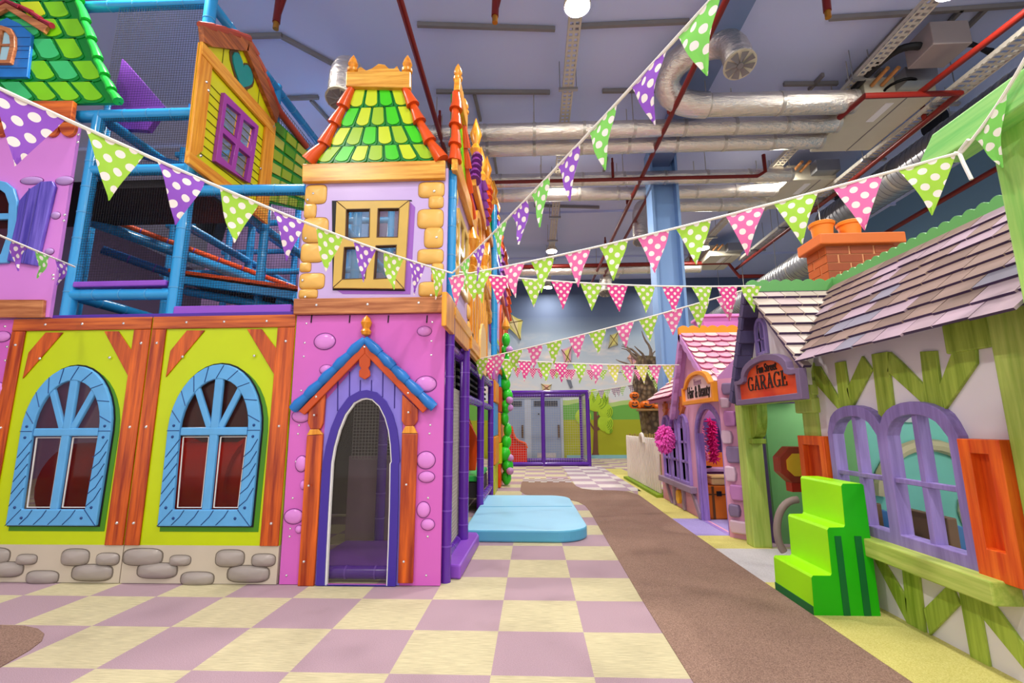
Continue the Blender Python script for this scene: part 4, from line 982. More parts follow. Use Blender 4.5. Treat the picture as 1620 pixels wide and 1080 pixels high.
# orange slide under the deck, seen between the purple posts
t2 = thing('slide', 'orange plastic slide chute under the deck between the purple posts', 'slide', (-1.1, 7.4, .5))
pts = bend((-1.7, 7.6, 1.75), (-1.2, 7.6, 1.5), (-1.1, 7.6, 1.0), (-.95, 7.6, .62), 10)
mb = MB(); vs = []; fs = []
for i, p in enumerate(pts):
    for j in range(9):
        a = PI*j/8; vs.append((p.x+.0, p.y-.33*cos(a), p.z+.28-.3*sin(a))); 
for i in range(len(pts)-1):
    for j in range(8): fs.append((i*9+j, i*9+j+1, (i+1)*9+j+1, (i+1)*9+j))
mb.add(vs, fs); o = mb.build('chute', M_orange, t2, smooth=True); sm = o.modifiers.new('Solidify', 'SOLIDIFY'); sm.thickness = .03
mb = MB()
for s in (0, 8): mb.tube([vs[i*9+s] for i in range(len(pts))], .035, 8)
mb.build('rim', M_orange, t2, smooth=True)
MB().prism([(-1.35, .55), (-.85, .55), (-.82, 1.0), (-.95, 1.25), (-1.35, 1.5)], FR(7.1), 0, .05).build('side_wing', M_orange, t2, bevel=.01)

for (px, py, lab, tilt) in ((222, 335, 'small black loudspeaker hung in the net bay over the orange ramp', .1), (333, 361, 'larger black loudspeaker hung on a blue pillar deep in the climbing frame', .2)):
    c = at(px, py, Y=5.9); t2 = thing('loudspeaker', lab, 'loudspeaker', c)
    MB().prism([(-.16, -.12), (.12, -.16), (.17, .12), (-.13, .16)], lambda u, v, d: (c.x+u, c.y-d, c.z+v), -.1, .1).build('cabinet', M_black, t2, bevel=.01)
    MB().prism([(-.12, -.09), (.09, -.12), (.13, .09), (-.1, .12)], lambda u, v, d: (c.x+u, c.y-d, c.z+v), .1, .112).build('grille', mat('grille_black', (30, 30, 34), .7), t2)
    MB().tube([(c.x, c.y+.08, c.z), (c.x+.05, c.y+.25, c.z+.1), (c.x+.05, 6.3, c.z+.25)], .015, 6).build('bracket', M_black, t2)
for nm, (lx, ly, lz, lw) in (('added_fill_light', (-3.3, 4.3, 1.85, 14)), ('added_fill_light', (-1.4, 4.5, 1.85, 7)), ('added_fill_light', (-3.4, 7.2, 4.6, 14))):  # fill lamps without fittings, added to brighten the climbing frame inside
    L = bpy.data.lights.new(nm, 'POINT'); L.energy = lw; L.shadow_soft_size = .1; L.color = (1, .93, .86)
    o = bpy.data.objects.new(nm, L); col.objects.link(o); o.location = (lx, ly, lz)
struct(MB().box((-3.3, 7.65, 2.1), (-2.85, 7.95, 6.72)).build('column', M_col))

# ---- yellow house panel at right angles above the net bay
G = RT(-3.06)
def y1(pts): return yz(pts, -3.06, (0, 0), 3.0)
t = thing('house_panel', 'yellow boarded house panel with purple window and teal heart, set at right angles', 'facade panel', (-3.06, 4.35, 3.5))
M_yb = mat('yellow_boarding', (208, 206, 20), .3, .06)
wins = [y1(q) for q in ([(1062, 500), (1122, 548), (1105, 650), (1048, 600)], [(1142, 575), (1192, 612), (1172, 706), (1128, 668)], [(1044, 640), (1098, 690), (1080, 780), (1036, 740)], [(1120, 710), (1168, 750), (1150, 850), (1104, 806)])]
wins = [[(sum(p[0] for p in q)/4+(p[0]-sum(r[0] for r in q)/4)*1.13, sum(p[1] for p in q)/4+(p[1]-sum(r[1] for r in q)/4)*1.13) for p in q] for q in wins]
body = y1([(945, 200), (880, 770), (1258, 1062), (1300, 600), (1165, 195)])
MB().prism(body, G, -.012, 0, holes=wins, side=1).build('yellow_board', [M_yb, M_gold_v], t)
mb = MB()
for k in range(9):
    s = .12+k*.095
    a, b_, c, d = y1([(985, 330), (915, 760), (1250, 1000), (1262, 640)])
    p = Vector(a).lerp(Vector(b_), s); q = Vector(d).lerp(Vector(c), s); mb.tube([G(p.x, p.y, .002), G(q.x, q.y, .002)], .006, 5)
for k in range(4):
    s = .2+.2*k; a, b_ = y1([(985, 240), (1270, 560)]); p = Vector(a).lerp(Vector(b_), s); mb.tube([G(p.x, p.y, .002), G(p.x, p.y+.5-abs(s-.5)*.6, .002)], .005, 5)
mb.build('board_groove', mat('olive_line', (110, 108, 14), .5), t)
MB().prism(y1([(945, 205), (1000, 285), (950, 715), (880, 770)]), G, .002, .03).build('timber_post', M_gold_v, t, bevel=.005)
MB().prism(y1([(1252, 590), (1300, 600), (1258, 1062), (1205, 1010), (1230, 800)]), G, .002, .03).build('timber_post', M_gold_v, t, bevel=.005)
MB().prism(y1([(945, 195), (1292, 582), (1288, 640), (942, 258)]), G, .004, .036).build('tie_beam', M_gold_y, t, bevel=.005)
MB().prism(y1([(880, 715), (878, 775), (1075, 925), (1258, 1065), (1258, 1000), (1080, 870)]), G, .004, .036).build('sill_beam', M_gold_y, t, bevel=.005)
for poly in ([(938, 122), (1165, 182), (1160, 245), (985, 222), (945, 200)], [(1165, 182), (1310, 520), (1296, 585), (1150, 235)]):
    MB().prism(y1(poly), G, .0, .05).build('rake_board', wood('rake_timber', (128, 60, 22), (196, 112, 50), 'Y', .35), t, bevel=.005)
mb = MB()
for a, b_ in zip([(938, 118), (990, 128), (1050, 142), (1110, 160), (1165, 180), (1200, 250), (1235, 330), (1270, 420)], [(1000, 132), (1055, 146), (1115, 164), (1168, 184), (1205, 260), (1240, 340), (1275, 430), (1312, 520)]):
    p, q = y1([a, b_]); mb.tube([G(*p, .02), G(*q, .03)], [.03, .04], 8)
mb.build('rake_tile', mat('brick_red_tile', (170, 66, 44), .35, .1), t, smooth=True)
o = MB().prism(y1([(1048, 440), (1212, 600), (1172, 870), (1005, 765)]), G, .0, .04, holes=wins).build('window_frame', mat('plum_frame', (158, 62, 160), .3), t, bevel=.006)
for q in wins: MB().prism(q, G, -.02, -.015).build('window_pane', MATS['clear_acrylic'], t)
hp = []
for i in range(24):
    a = 2*PI*i/24; hp.append((16*sin(a)**3, 13*cos(a)-5*cos(2*a)-2*cos(3*a)-cos(4*a)))
hc = y1([(1145, 345)])[0]
MB().prism([(hc[0]-u*.011, hc[1]+v*.0125) for u, v in hp], G, .002, .02).build('heart', mat('teal_heart', (30, 140, 136), .3, .1), t)
MB().prism([(hc[0]-u*.0135, hc[1]+v*.0155) for u, v in hp], G, .0, .008).build('heart_outline', M_ochre_dk, t)
bolts(t, G, y1([(965, 390), (975, 430), (938, 740), (1225, 800), (1285, 600)]), .015, .03)
t = thing('roof_panel', 'olive and green tiled roof panel beside the yellow house panel', 'roof panel', (-3.06, 5.5, 3.5))
pl = y1([(1300, 560), (1440, 690), (1500, 760), (1445, 1000), (1260, 960)])
MB().prism(pl, G, -.03, 0).build('roof_board', M_tile_dk, t)
mb = MB()
for r in range(6):
    for i in range(4):
        a, b_ = Vector(pl[0]), Vector(pl[2]); c, d = Vector(pl[4]), Vector(pl[3])
        s0, s1 = i/4, (i+1)/4; v0, v1 = r/6, (r+1)/6
        def bl(s, v): return a.lerp(b_, s).lerp(c.lerp(d, s), v)
        q = [bl(s0+.02, v0+.02), bl(s1-.02, v0+.02), bl(s1-.02, v1-.03), bl(s0+.02, v1-.03)]
        mb.prism([tuple(w) for w in q], G, 0, .015, random.choice([0, 1, 2]))
mb.build('roof_tile', [mat('tile_olive_wide', (150, 170, 40), .35), mat('tile_moss', (90, 150, 30), .35), mat('tile_straw', (176, 180, 70), .35)], t)
q = y1([(1250, 370), (1310, 520), (1380, 610), (1445, 695)])
MB().tube([G(*p, .02) for p in q], .045, 10).build('hip_tile', MATS['brick_red_tile'], t, smooth=True)

# ============================================================ SIDE OF THE STRUCTURE (faces the path)
S = RT(-.70)
t = thing('tower_panel', 'lilac tower panel with golden corner stones on the path side, seen edge on', 'facade panel', (-.7, 4.5, 2.15))
ws = [[(4.22+i*.27, 2.55+j*.33), (4.44+i*.27, 2.55+j*.33), (4.44+i*.27, 2.82+j*.33), (4.22+i*.27, 2.82+j*.33)] for i in (0, 1) for j in (0, 1)]
MB().prism([(3.93, 2.13), (5.12, 2.13), (5.12, 3.44), (3.93, 3.44)], S, -.03, 0, holes=ws).build('lilac_board', M_lilac, t)
MB().prism([(4.14, 2.47), (4.79, 2.47), (4.79, 3.23), (4.14, 3.23)], S, 0, .03, holes=ws).build('window_frame', M_gold_win, t, bevel=.006)
for yy in (4.03, 5.02):
    for k in range(7):
        MB().dome(yy+(.03 if k % 2 else 0)*(1 if yy < 4.5 else -1), 2.24+k*.175, .10 if k % 2 else .085, .082, .03, S, .002, e=4, n=16).build('corner_stone', M_quoin, t, smooth=True)
MB().rect(3.8, 5.2, 3.42, 3.6, S, .004, .06).build('eave_beam', M_gold_y, t, bevel=.008)
MB().rect(3.9, 5.16, 2.1, 2.2, S, .004, .05).build('sill_beam', M_gold_y, t, bevel=.008)

t = thing('balcony_panel', 'golden timber bridge panel with railing bars above the purple side posts', 'facade panel', (-.66, 5.5, 1.9))
SB = RT(-.66)
zb = lambda pts: yz(pts, -.66, (700, 400), 4.908)
MB().prism(zb([(34, 300), (72, 340), (195, 570), (335, 800), (388, 985), (210, 768), (30, 565)]), SB, -.04, 0).build('bridge_board', M_gold_v, t, bevel=.006)
mb = MB()
(ya, _), (yb, _) = zb([(180, 400), (332, 640)])
for k in range(8): y = 5.0+k*.24; MB().box((-.69, y, 2.1), (-.65, y+.09, 3.05-.02*(k-4)**2)).build('baluster', M_gold_v, t, bevel=.005)
MB().tube([SB(4.9+.26*k, 2.75+.38*sin(PI*min(1, (k+1)/9)), 0) for k in range(9)], .05, 8).build('handrail', M_gold_y, t, smooth=True)
MB().box((-.70, 4.9, 2.0), (-.64, 7.4, 2.14)).build('bottom_rail', M_gold_y, t, bevel=.006)
MB().prism(arch(6.0, 1.85, .35, 2.2, .35, .3), SB, .0, .03).build('rounded_post', mat('pale_gold', (236, 190, 110), .35), t, bevel=.006)
for fy, fz in ((5.0, 2.95), (6.2, 3.2)): MB().lathe([(.05, 0), (.09, .08), (.05, .16), (.09, .3), (.001, .5)], (-.66, fy, fz), 14).build('finial', M_gold_v, t, smooth=True)

def side_panel(y0, y1_, z0, z1, X, body, trim, roofm, lab, fin=None, win=True, scal=None):
    t = thing('side_panel', lab, 'facade panel', (X, (y0+y1_)/2, z0)); q = RT(X); ym = (y0+y1_)/2; w = y1_-y0; h = z1-z0
    hz = z0+h*.62
    hole = arch(ym, z0+h*.2, w*.2, z0+h*.36, w*.2, h*.14)
    MB().prism([(y0, z0), (y1_, z0), (y1_, hz), (y0, hz)], q, -.03, 0, holes=[hole] if win else []).build('board', body, t)
    if win: MB().prism(arch(ym, z0+h*.16, w*.27, z0+h*.36, w*.27, h*.2), q, 0, .04, holes=[hole]).build('window_frame', trim, t, bevel=.006)
    MB().rect(y0-.04, y1_+.04, hz-.07, hz+.07, q, .004, .07).build('eave_beam', trim, t, bevel=.01)
    MB().rect(y0-.02, y1_+.02, z0, z0+.12, q, .004, .05).build('sill_beam', trim, t, bevel=.01)
    MB().prism([(y0, hz), (y1_, hz), (y1_-w*.24, z1-.1), (y0+w*.24, z1-.1)], q, -.03, 0).build('roof_board', roofm[0], t)
    mb = MB()
    for r in range(4):
        k0, k1 = (3-r)/4, (4-r)/4
        tiled(mb, [(y0+w*.24*k1, y1_-w*.24*k1, y0+w*.24*k0, y1_-w*.24*k0, hz+(z1-.1-hz)*k1, hz+(z1-.1-hz)*k0, 4+r)], q, 0, (0, 1), lift=.03)
    mb.build('roof_tile', roofm, t)
    for k in range(5):
        k0, k1 = k/5, (k+1)/5
        for sgn, ye in ((1, y0), (-1, y1_)): MB().tube([q(ye+sgn*w*.24*k1, hz+(z1-.1-hz)*k1, .03), q(ye+sgn*w*.24*k0-sgn*.02, hz+(z1-.1-hz)*k0, .05)], [.05, .075], 10).build('hip_tile', scal or M_hip, t, smooth=True)
    if fin:
        for y in (y0+w*.24, y1_-w*.24): MB().lathe([(.05, 0), (.08, .08), (.04, .16), (.08, .3), (.001, .55)], (X+.02, y, z1-.12), 12).build('finial', fin, t, smooth=True)
M_teal = mat('teal_panel', (40, 160, 150), .35); M_violet = mat('violet_panel', (132, 70, 176), .35); M_orp = mat('orange_panel', (236, 140, 40), .35); M_skyp = mat('sky_panel', (70, 150, 220), .35)
M_plum = mat('plum_scallop', (112, 44, 120), .35)
side_panel(5.25, 6.5, 3.05, 4.75, -.72, M_pink, M_gold_y, [M_plum, M_violet], 'pink path side panel with plum tiled roof behind the tower', M_gold_v, scal=M_plum)
side_panel(6.55, 7.75, 2.9, 5.0, -.70, M_orp, M_gold_y, [M_tile_dk, M_tile_g], 'orange path side panel with green tiled roof beyond the bridge', M_gold_v)
side_panel(7.8, 9.1, 2.6, 5.3, -.70, M_violet, M_skyp, [M_teal, M_skyp], 'violet path side panel with teal roof beside the blue post', M_gold_v, scal=M_violet)
side_panel(9.2, 10.6, 2.2, 5.0, -.68, M_lilac, M_redwood, [M_plum, M_redwood], 'lilac path side panel with red brown roof far along the structure', M_hip, scal=M_plum)
side_panel(10.7, 12.3, 2.1, 5.1, -.66, M_orp, M_redwood, [M_redwood, M_orp], 'farthest path side panel with orange roof', M_hip)
def low_panel(y0, y1_, X, bands, lab):
    t = thing('side_panel', lab, 'facade panel', (X, (y0+y1_)/2, 0)); q = RT(X); z = .01
    for k, (h, m) in enumerate(bands):
        MB().rect(y0, y1_, z, z+h-.01, q, -.04, .03 if k % 2 else .01).build('colour_block', m, t, bevel=.015); z += h
low_panel(8.45, 9.3, -.70, [(.5, M_lime), (.5, M_orp), (.6, M_skyp), (.4, M_orp), (.45, M_pink), (.4, M_lime)], 'multicoloured block panel at floor level just past the purple posts')
low_panel(9.4, 11.2, -.66, [(.45, M_orange), (.4, M_lime), (.6, M_orp), (.5, M_redwood), (.5, M_skyp)], 'orange and yellow block panel at floor level beside the green vine post')
t = thing('vine_post', 'green lumpy vine post with mauve berries at the end of the path side', 'post', (-.56, 9.8, 0))
mb = MB()
for k in range(13): mb.ball((-.56+.03*sin(k*2.1), 9.8+.06*cos(k*1.7), .16+k*.235), (.10+.02*sin(k), .16, .15), n=14, m=10)
mb.build('vine', mat('vine_green', (44, 196, 40), .3, .12), t, smooth=True)
for z, o in ((.3, 0), (.55, .06), (1.55, .03), (1.7, -.02), (2.75, .02)): MB().ball((-.48, 9.66+o, z), .075).build('berry', mat('mauve_berry', (190, 140, 196), .35), t, smooth=True)
MB().lathe([(.05, 0), (.09, .06), (.07, .15), (.001, .3)], (-.56, 9.8, 3.2), 12).build('finial', M_gold_v, t, smooth=True)

# ============================================================ MATS AND CAGE
t = MB().prism([(-.74, 3.98), (-.59, 3.95), (-.565, 5.0), (-.6, 5.12), (-.74, 5.14)], UP(0), .001, .11).build('crash_mat', M_pad_p, None, bevel=.015)
tag(t, 'narrow purple foam mat at the foot of the tower side', 'mat')
c = []
for (cx, cy, a0) in ((.24, 5.47, -90), (.2, 7.3, 0)):
    for i in range(9): a = math.radians(a0+i*11.25); c.append((cx+.33*cos(a), cy+.33*sin(a)))
poly = [(-.75, 5.16)]+c+[(-.75, 7.65)]
t = thing('crash_mat', 'large pale blue foam landing mat with rounded corners beside the path', 'mat', (-.1, 6.5, 0))
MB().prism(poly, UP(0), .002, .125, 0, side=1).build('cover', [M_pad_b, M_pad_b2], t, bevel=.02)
MB().tube([(-.74, 6.55, .126), (.5, 6.6, .126)], .005, 6).build('seam', M_pad_b2, t)

t = thing('ball_cage', 'purple pipe cage with fine net in front of the grey doors', 'cage', (.4, 15.2, 0))
zt_ = 2.18
for a, b_, nm in (((-1.0, 14.4, .06), (1.64, 14.4, .06), 'rail'), ((-1.0, 14.4, zt_), (1.64, 14.4, zt_), 'rail'), ((.29, 14.4, .0), (.29, 14.4, zt_), 'post'), ((1.64, 14.4, 0), (1.64, 14.4, zt_), 'post'), ((1.6, 16.0, 0), (1.6, 16.0, zt_), 'post'), ((1.64, 14.4, zt_), (1.6, 16.0, zt_), 'rail'), ((1.64, 14.4, .06), (1.6, 16.0, .06), 'rail'), ((-1.0, 16.0, zt_), (1.6, 16.0, zt_), 'rail'), ((-1.0, 16.0, .06), (1.6, 16, .06), 'rail'), ((-1.0, 14.4, 0), (-1.0, 14.4, zt_), 'post'), ((-1.0, 16, 0), (-1.0, 16, zt_), 'post')):
    pp_(nm, a, b_, .062, M_pipe_p, ties=False, par=t)
MB().grid(FR(14.4), -.95, 1.6, .1, zt_-.04, .07, .0028).grid(RT(1.62), 14.45, 15.95, .1, zt_-.04, .07, .0028).build('cage_net', M_net_l, t)
t = thing('slide', 'orange red slide end curling out at the left of the purple cage', 'slide', (-.7, 15.4, 0))
sl = xz([(530, 672), (588, 664), (598, 715), (612, 748), (640, 772), (692, 792), (704, 830), (706, 902), (530, 906)], 15.4, (690, 540), 4.908)
sl[-1] = (sl[-1][0], .003); sl[-2] = (sl[-2][0], .003)
MB().prism(sl, FR(15.4), -.4, 0).build('slide_body', M_red, t, bevel=.03)
MB().tube([(u, 15.38, v) for u, v in sl[:7]], .04, 8).build('rim', M_orange, t, smooth=True)
# ============================================================ GARAGE HOUSE (faces the path, -X)
XW = 2.26
W = LF(XW)
z8 = lambda pts: yz(pts, XW, (1180, 787), 3.682)
z9 = lambda pts: yz(pts, XW, (1180, 560), 3.682)
M_render = mat('white_render', (226, 220, 226), .6, .03, 3)
M_gt = wood('green_timber', (126, 152, 40), (172, 194, 76), 'Z', .5)
M_gt_l = wood('light_green_timber', (158, 186, 76), (190, 208, 104), 'Z', .5)
M_gt_y = wood('green_timber_sill', (160, 184, 76), (196, 208, 108), 'Y', .5)
M_pw = wood('purple_window_timber', (128, 108, 172), (150, 130, 196), 'Z', .5)
M_osh = wood('orange_shutter_wood', (206, 66, 8), (240, 112, 30), 'Z', .45)
M_osh_d = wood('shutter_panel_wood', (188, 52, 6), (226, 90, 22), 'Z', .45)
house = thing('garage_playhouse', 'white and green timbered playhouse with slate roof, purple double window and red garage sign', 'playhouse', (2.8, 3.5, 0))
h = house
yN, yF_ = 1.7, 4.1
def dbl(off=0.0, lo=.0):
    """outline of the double arched window"""
    pts = [(3.70-off, .46+lo+off), (2.60+off, .46+lo+off), (2.60+off, 1.13)]
    for cy in (2.885, 3.415):
        w = .265-off*.9
        for i in range(1, 12):
            a = PI*i/12; pts.append((cy-w*cos(a), 1.13+(.19-off*.55)*math.sin(a)**.75))
        if cy < 3: pts.append((3.15, 1.19-off))
    pts.append((3.70-off, 1.13))
    return pts
hole = dbl(.03)
wall = MB().prism([(yN, .003), (yF_, .003), (yF_, 1.72), (yN, 1.72)], W, -.03, 0, holes=[hole]).build('front_wall', M_render, h)
fo = MB().prism(dbl(), W, -.03, .055, holes=[[(2.66, .53), (2.66, 1.12)]+[(2.885-.2*cos(PI*i/10), 1.12+.125*math.sin(PI*i/10)**.8) for i in range(1, 10)]+[(3.10, 1.12), (3.10, .53)], [(3.19, .53), (3.19, 1.12)]+[(3.415-.2*cos(PI*i/10), 1.12+.125*math.sin(PI*i/10)**.8) for i in range(1, 10)]+[(3.64, 1.12), (3.64, .53)]]).build('window_frame', M_pw, h, bevel=.006)
for cy in (2.885, 3.415):
    MB().rect(cy-.019, cy+.019, .52, 1.25, W, -.03, .04).build('mullion', M_pw, h, bevel=.004)
    MB().rect(cy-.225, cy+.225, .835, .865, W, -.0, .042).build('transom', M_pw, h, bevel=.004)
# shutters stand forward, each with a sunk panel
for (a, b_, z0, z1, nm) in ((2.36, 2.585, .455, 1.115, 'shutter'), (3.73, 4.08, .46, 1.10, 'shutter')):
    pn = [(a+.065, z0+.14), (b_-.065, z0+.14), (b_-.065, z1-.07), (a+.065, z1-.07)]
    o = MB().prism([(a, z0), (b_, z0), (b_, z1), (a, z1)], W, .0, .075, holes=[pn]).build(nm, M_osh, h, bevel=.004)
    MB().prism(pn, W, .0, .03).build('sunk_panel', M_osh_d, o)
MB().box((2.12, 2.455, .355), (2.26, 3.75, .465)).build('sill', M_gt_y, h, bevel=.008)
for poly in ([(735, 310), (790, 330), (952, 590), (955, 735)], [(920, 385), (1018, 425), (1062, 800), (955, 735)], [(1205, 495), (1262, 620), (1085, 802), (1050, 648)], [(1250, 515), (1362, 560), (1437, 988), (1325, 932)], [(1362, 560), (1430, 580), (1640, 862), (1640, 1000), (1385, 690)]):
    MB().prism(z8(poly), W, .0, .016).build('timber_brace', M_gt, h, bevel=.003)
for poly in ([(405, 70), (440, 70), (560, 270), (565, 338), (420, 175)], [(530, 50), (585, 40), (628, 312), (562, 338)], [(690, 10), (748, 90), (630, 314), (600, 205)], [(745, 0), (835, -15), (876, 332), (822, 380), (786, 348)], [(850, -15), (912, 40), (1052, 180), (1062, 302), (838, 100)], [(1030, -15), (1122, -20), (1168, 322), (1064, 302)], [(1225, -30), (1358, -30), (1362, 55), (1175, 326), (1145, 180)]):
    MB().prism(z9(poly), W, .0, .018).build('timber_brace', M_gt, h, bevel=.003)
MB().box((2.23, 1.95, .0), (2.34, 2.36, 1.72)).build('corner_timber', M_gt_l, h, bevel=.008)
MB().box((2.235, 2.36, 1.56), (2.3, 2.62, 1.72)).build('corner_timber', M_gt, h, bevel=.008)
# slate roof
EX, EZ, RX, RZ = 2.05, 1.675, 2.86, 2.485
sl = Vector((RX-EX, 0, RZ-EZ)); SLN = sl.length; sl.normalize()
RP = PLANE((EX, 0, EZ), (0, 1, 0), tuple(sl))          # u = world Y, v = up the slope
def outward(fr, p): return fr
nrm = Vector((0, 1, 0)).cross(sl)
sgn = -1 if nrm.z < 0 else 1
RPn = lambda u, v, d: RP(u, v, d*sgn)
SL = [mat('slate_taupe', (146, 122, 114), .6, .14, 9), mat('slate_mauve', (164, 142, 154), .6, .14, 9), mat('slate_blue_grey', (138, 134, 152), .6, .14, 9), mat('slate_pink', (176, 152, 168), .6, .12, 9), mat('slate_brown', (128, 106, 98), .6, .14, 9)]
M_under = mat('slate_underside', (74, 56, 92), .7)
def valley_y(v):   # world Y where the gable roof meets the main slope at height v along it
    return 3.63+(v/SLN)*(4.44-3.63)
MB().prism([(2.0, .05), (valley_y(.05), .05), (valley_y(SLN), SLN), (2.0, SLN)], RPn, -.03, -.004).build('roof_board', M_under, h)
mb = MB(); rows = 9; rh = SLN/rows
for r in range(rows):
    v0, v1 = r*rh-.012, (r+1)*rh+.02
    y = valley_y(r*rh+rh*.5)+.02; k = 0
    y0_ = y
    while y > 2.03:
        w = random.uniform(.15, .30); yn = max(2.0, y-w)
        if r == 0: mi = random.choice([1, 2, 3, 3, 1])
        else: mi = random.choice([0, 0, 4, 1, 2, 0, 3, 4])
        jt = random.uniform(0, .02)
        q = [(yn+.004, v0-jt), (y-.004, v0-jt), (y-.004, v1), (yn+.004, v1)]
        b0 = [RPn(u, v, .022 if i < 2 else .004) for i, (u, v) in enumerate(q)]; b1 = [RPn(u, v, .008 if i < 2 else -.01) for i, (u, v) in enumerate(q)]
        mb.add(b1+b0, [(0, 1, 2, 3), (4, 5, 6, 7), (1, 2, 6, 5), (2, 3, 7, 6), (3, 0, 4, 7)], mi)
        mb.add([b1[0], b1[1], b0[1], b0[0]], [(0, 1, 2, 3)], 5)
        y = yn
mb.build('slate_roof', SL+[M_under], h)
M_ridge = mat('green_ridge_board', (98, 166, 92), .45, .06)
pts = []
n = 26
for i in range(n*6+1):
    y = 2.0+(4.46-2.0)*i/(n*6); pts.append((y, RZ+.05+.024*abs(sin(PI*i/6))**.8))
MB().prism([(2.0, RZ-.09), (4.46, RZ-.09)]+pts[::-1], LF(RX), -.02, .02).build('ridge_board', M_ridge, h, bevel=.003)
# back slope, seen only from the side
MB().add([], []) 
bk = MB(); bk.add([(RX, 2.0, RZ-.02), (RX, 5.0, RZ-.02), (3.7, 5.0, 1.7), (3.7, 2.0, 1.7), (RX, 2.0, RZ-.05), (RX, 5.0, RZ-.05), (3.7, 5.0, 1.67), (3.7, 2.0, 1.67)], [(0, 1, 2, 3), (4, 5, 6, 7), (0, 1, 5, 4), (1, 2, 6, 5), (2, 3, 7, 6), (3, 0, 4, 7)])
bk.build('back_roof', M_under, h)
# gable wing over the garage door: apex (2.15, 4.44, 2.45)
GX = 2.13
AP, NB, FB = (4.44, 2.45), (3.66, 1.62), (4.97, 1.42)
Wg = LF(2.17)
gw = [(3.73, 2.35), (3.73, 2.35)]
gy = [(AP[0], AP[1]-.03), (NB[0]+.12, NB[1]+.09), (3.84, 1.60), (3.84, 1.5), (4.95, 1.5), (FB[0]-.03, FB[1]+.08)]
gwin = arch(4.46, 1.86, .075, 2.06, .075, .09, n=10)
MB().prism(gy, Wg, -.05, 0, holes=[gwin]).build('gable_wall', M_render, h)
MB().prism(arch(4.46, 1.83, .105, 2.06, .105, .125, n=12), Wg, -.02, .03, holes=[gwin]).build('gable_window_frame', M_pw, h, bevel=.004)
mb = MB(); mb.rect(4.45, 4.47, 1.86, 2.14, Wg, -.02, .02); mb.rect(4.385, 4.535, 1.97, 1.99, Wg, -.02, .02); mb.build('glazing_bar', M_pw, h)
MB().prism(gwin, Wg, -.05, -.045).build('gable_window_pane', mat('dusky_pane', (86, 78, 110), .15), h)
MB().rect(4.32, 4.6, 1.77, 1.82, Wg, .0, .06).build('gable_window_sill', M_gt_l, h)
# gable roof, near slope with shingles, far slope as a dark verge
nd = Vector((0, NB[0]-AP[0], NB[1]-AP[1])); NL = nd.length; nd.normalize()
NP = PLANE((2.06, AP[0], AP[1]), (1, 0, 0), tuple(nd)); nn = Vector((1, 0, 0)).cross(nd); s2 = 1 if nn.z > 0 else -1
NPn = lambda u, v, d: NP(u, v, d*s2)
VX = RX-2.06
MB().prism([(0, 0), (VX, 0), (0, NL+.02)], NPn, -.035, -.004).build('gable_roof_board', M_under, h)
mb = MB(); rows = 8
SLW = [mat('shingle_cream', (196, 182, 170), .55, .1, 9), mat('shingle_pale_pink', (188, 168, 168), .55, .1, 9), mat('shingle_sand', (168, 148, 136), .55, .1, 9)]
for r in range(rows):
    v0, v1 = NL*r/rows, NL*(r+1)/rows+.012; um = VX*(1-(r+.45)/rows); u = -.015; k = 0
    while u < um-.02:
        w = random.uniform(.13, .2); un = min(u+w, um)
        q = [(u+.004, v1), (un-.004, v1), (un-.004, v0), (u+.004, v0)]
        a0 = [NPn(a, b_, .03 if i < 2 else .004) for i, (a, b_) in enumerate(q)]; a1 = [NPn(a, b_, .006 if i < 2 else -.01) for i, (a, b_) in enumerate(q)]
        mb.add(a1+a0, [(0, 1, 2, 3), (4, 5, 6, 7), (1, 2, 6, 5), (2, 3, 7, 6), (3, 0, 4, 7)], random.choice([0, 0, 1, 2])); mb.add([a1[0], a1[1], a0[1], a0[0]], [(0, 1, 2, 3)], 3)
        u = un
mb.build('gable_shingles', SLW+[M_under], h)
fd = Vector((0, FB[0]-AP[0], FB[1]-AP[1])); FL_ = fd.length; fd.normalize()
FP_ = PLANE((2.04, AP[0], AP[1]), (1, 0, 0), tuple(fd)); fn = Vector((1, 0, 0)).cross(fd); s3 = 1 if fn.z > 0 else -1
FPn = lambda u, v, d: FP_(u, v, d*s3)
MB().prism([(0, 0), (.8, 0), (.8, FL_), (0, FL_)], FPn, -.05, .0).build('gable_roof_board', M_under, h)
M_verge = mat('slate_violet_verge', (84, 76, 118), .6, .12, 9)
mb = MB()
for r in range(9): mb.rect(-.02, .12, FL_*r/9, FL_*(r+1)/9-.008, FPn, -.05-.004*(r % 2), .02)
mb.build('verge_slates', M_verge, h)
pts = []
for i in range(8*6+1): u = 2.05+(RX-2.03)*i/48; pts.append((u, AP[1]+.07+.025*abs(sin(PI*i/6))**.8))
MB().prism([(2.05, AP[1]-.03), (RX+.02, AP[1]-.03)]+pts[::-1], FR(4.42), -.02, .02).build('ridge_board', M_ridge, h, bevel=.003)
# garage doorway: two green posts with brackets
for (a, b_, z1, xx) in ((4.98, 5.15, 1.5, 2.14), (3.87, 4.08, 1.66, 2.24)):
    MB().box((xx, a, .0), (xx+.18, b_, z1)).build('door_post', M_gt_l, h, bevel=.012)
mb = MB()
for z in (1.28, 1.42, 1.56): mb.box((2.2, 3.845, z), (2.43, 4.10, z+.12))
mb.build('post_block', M_gt_l, h, bevel=.012)
def bracket(ya, yb, par):
    return [(ya, 1.05), (ya, 1.42), (yb, 1.42), (yb, 1.40)]+[(ya+(yb-ya)*(1-cos(t))*1.0, 1.05+.34*sin(t)) for t in [PI/2-PI/2*i/8 for i in range(9)]]
MB().prism([(4.98, 1.02), (4.98, 1.42), (4.80, 1.42)]+[(4.94-.14*sin(t), 1.06+.32*(1-cos(t))+.0) for t in [PI/2-PI/2*i/8 for i in range(9)]], LF(2.26), -.05, .05).build('arch_bracket', M_gt, h)
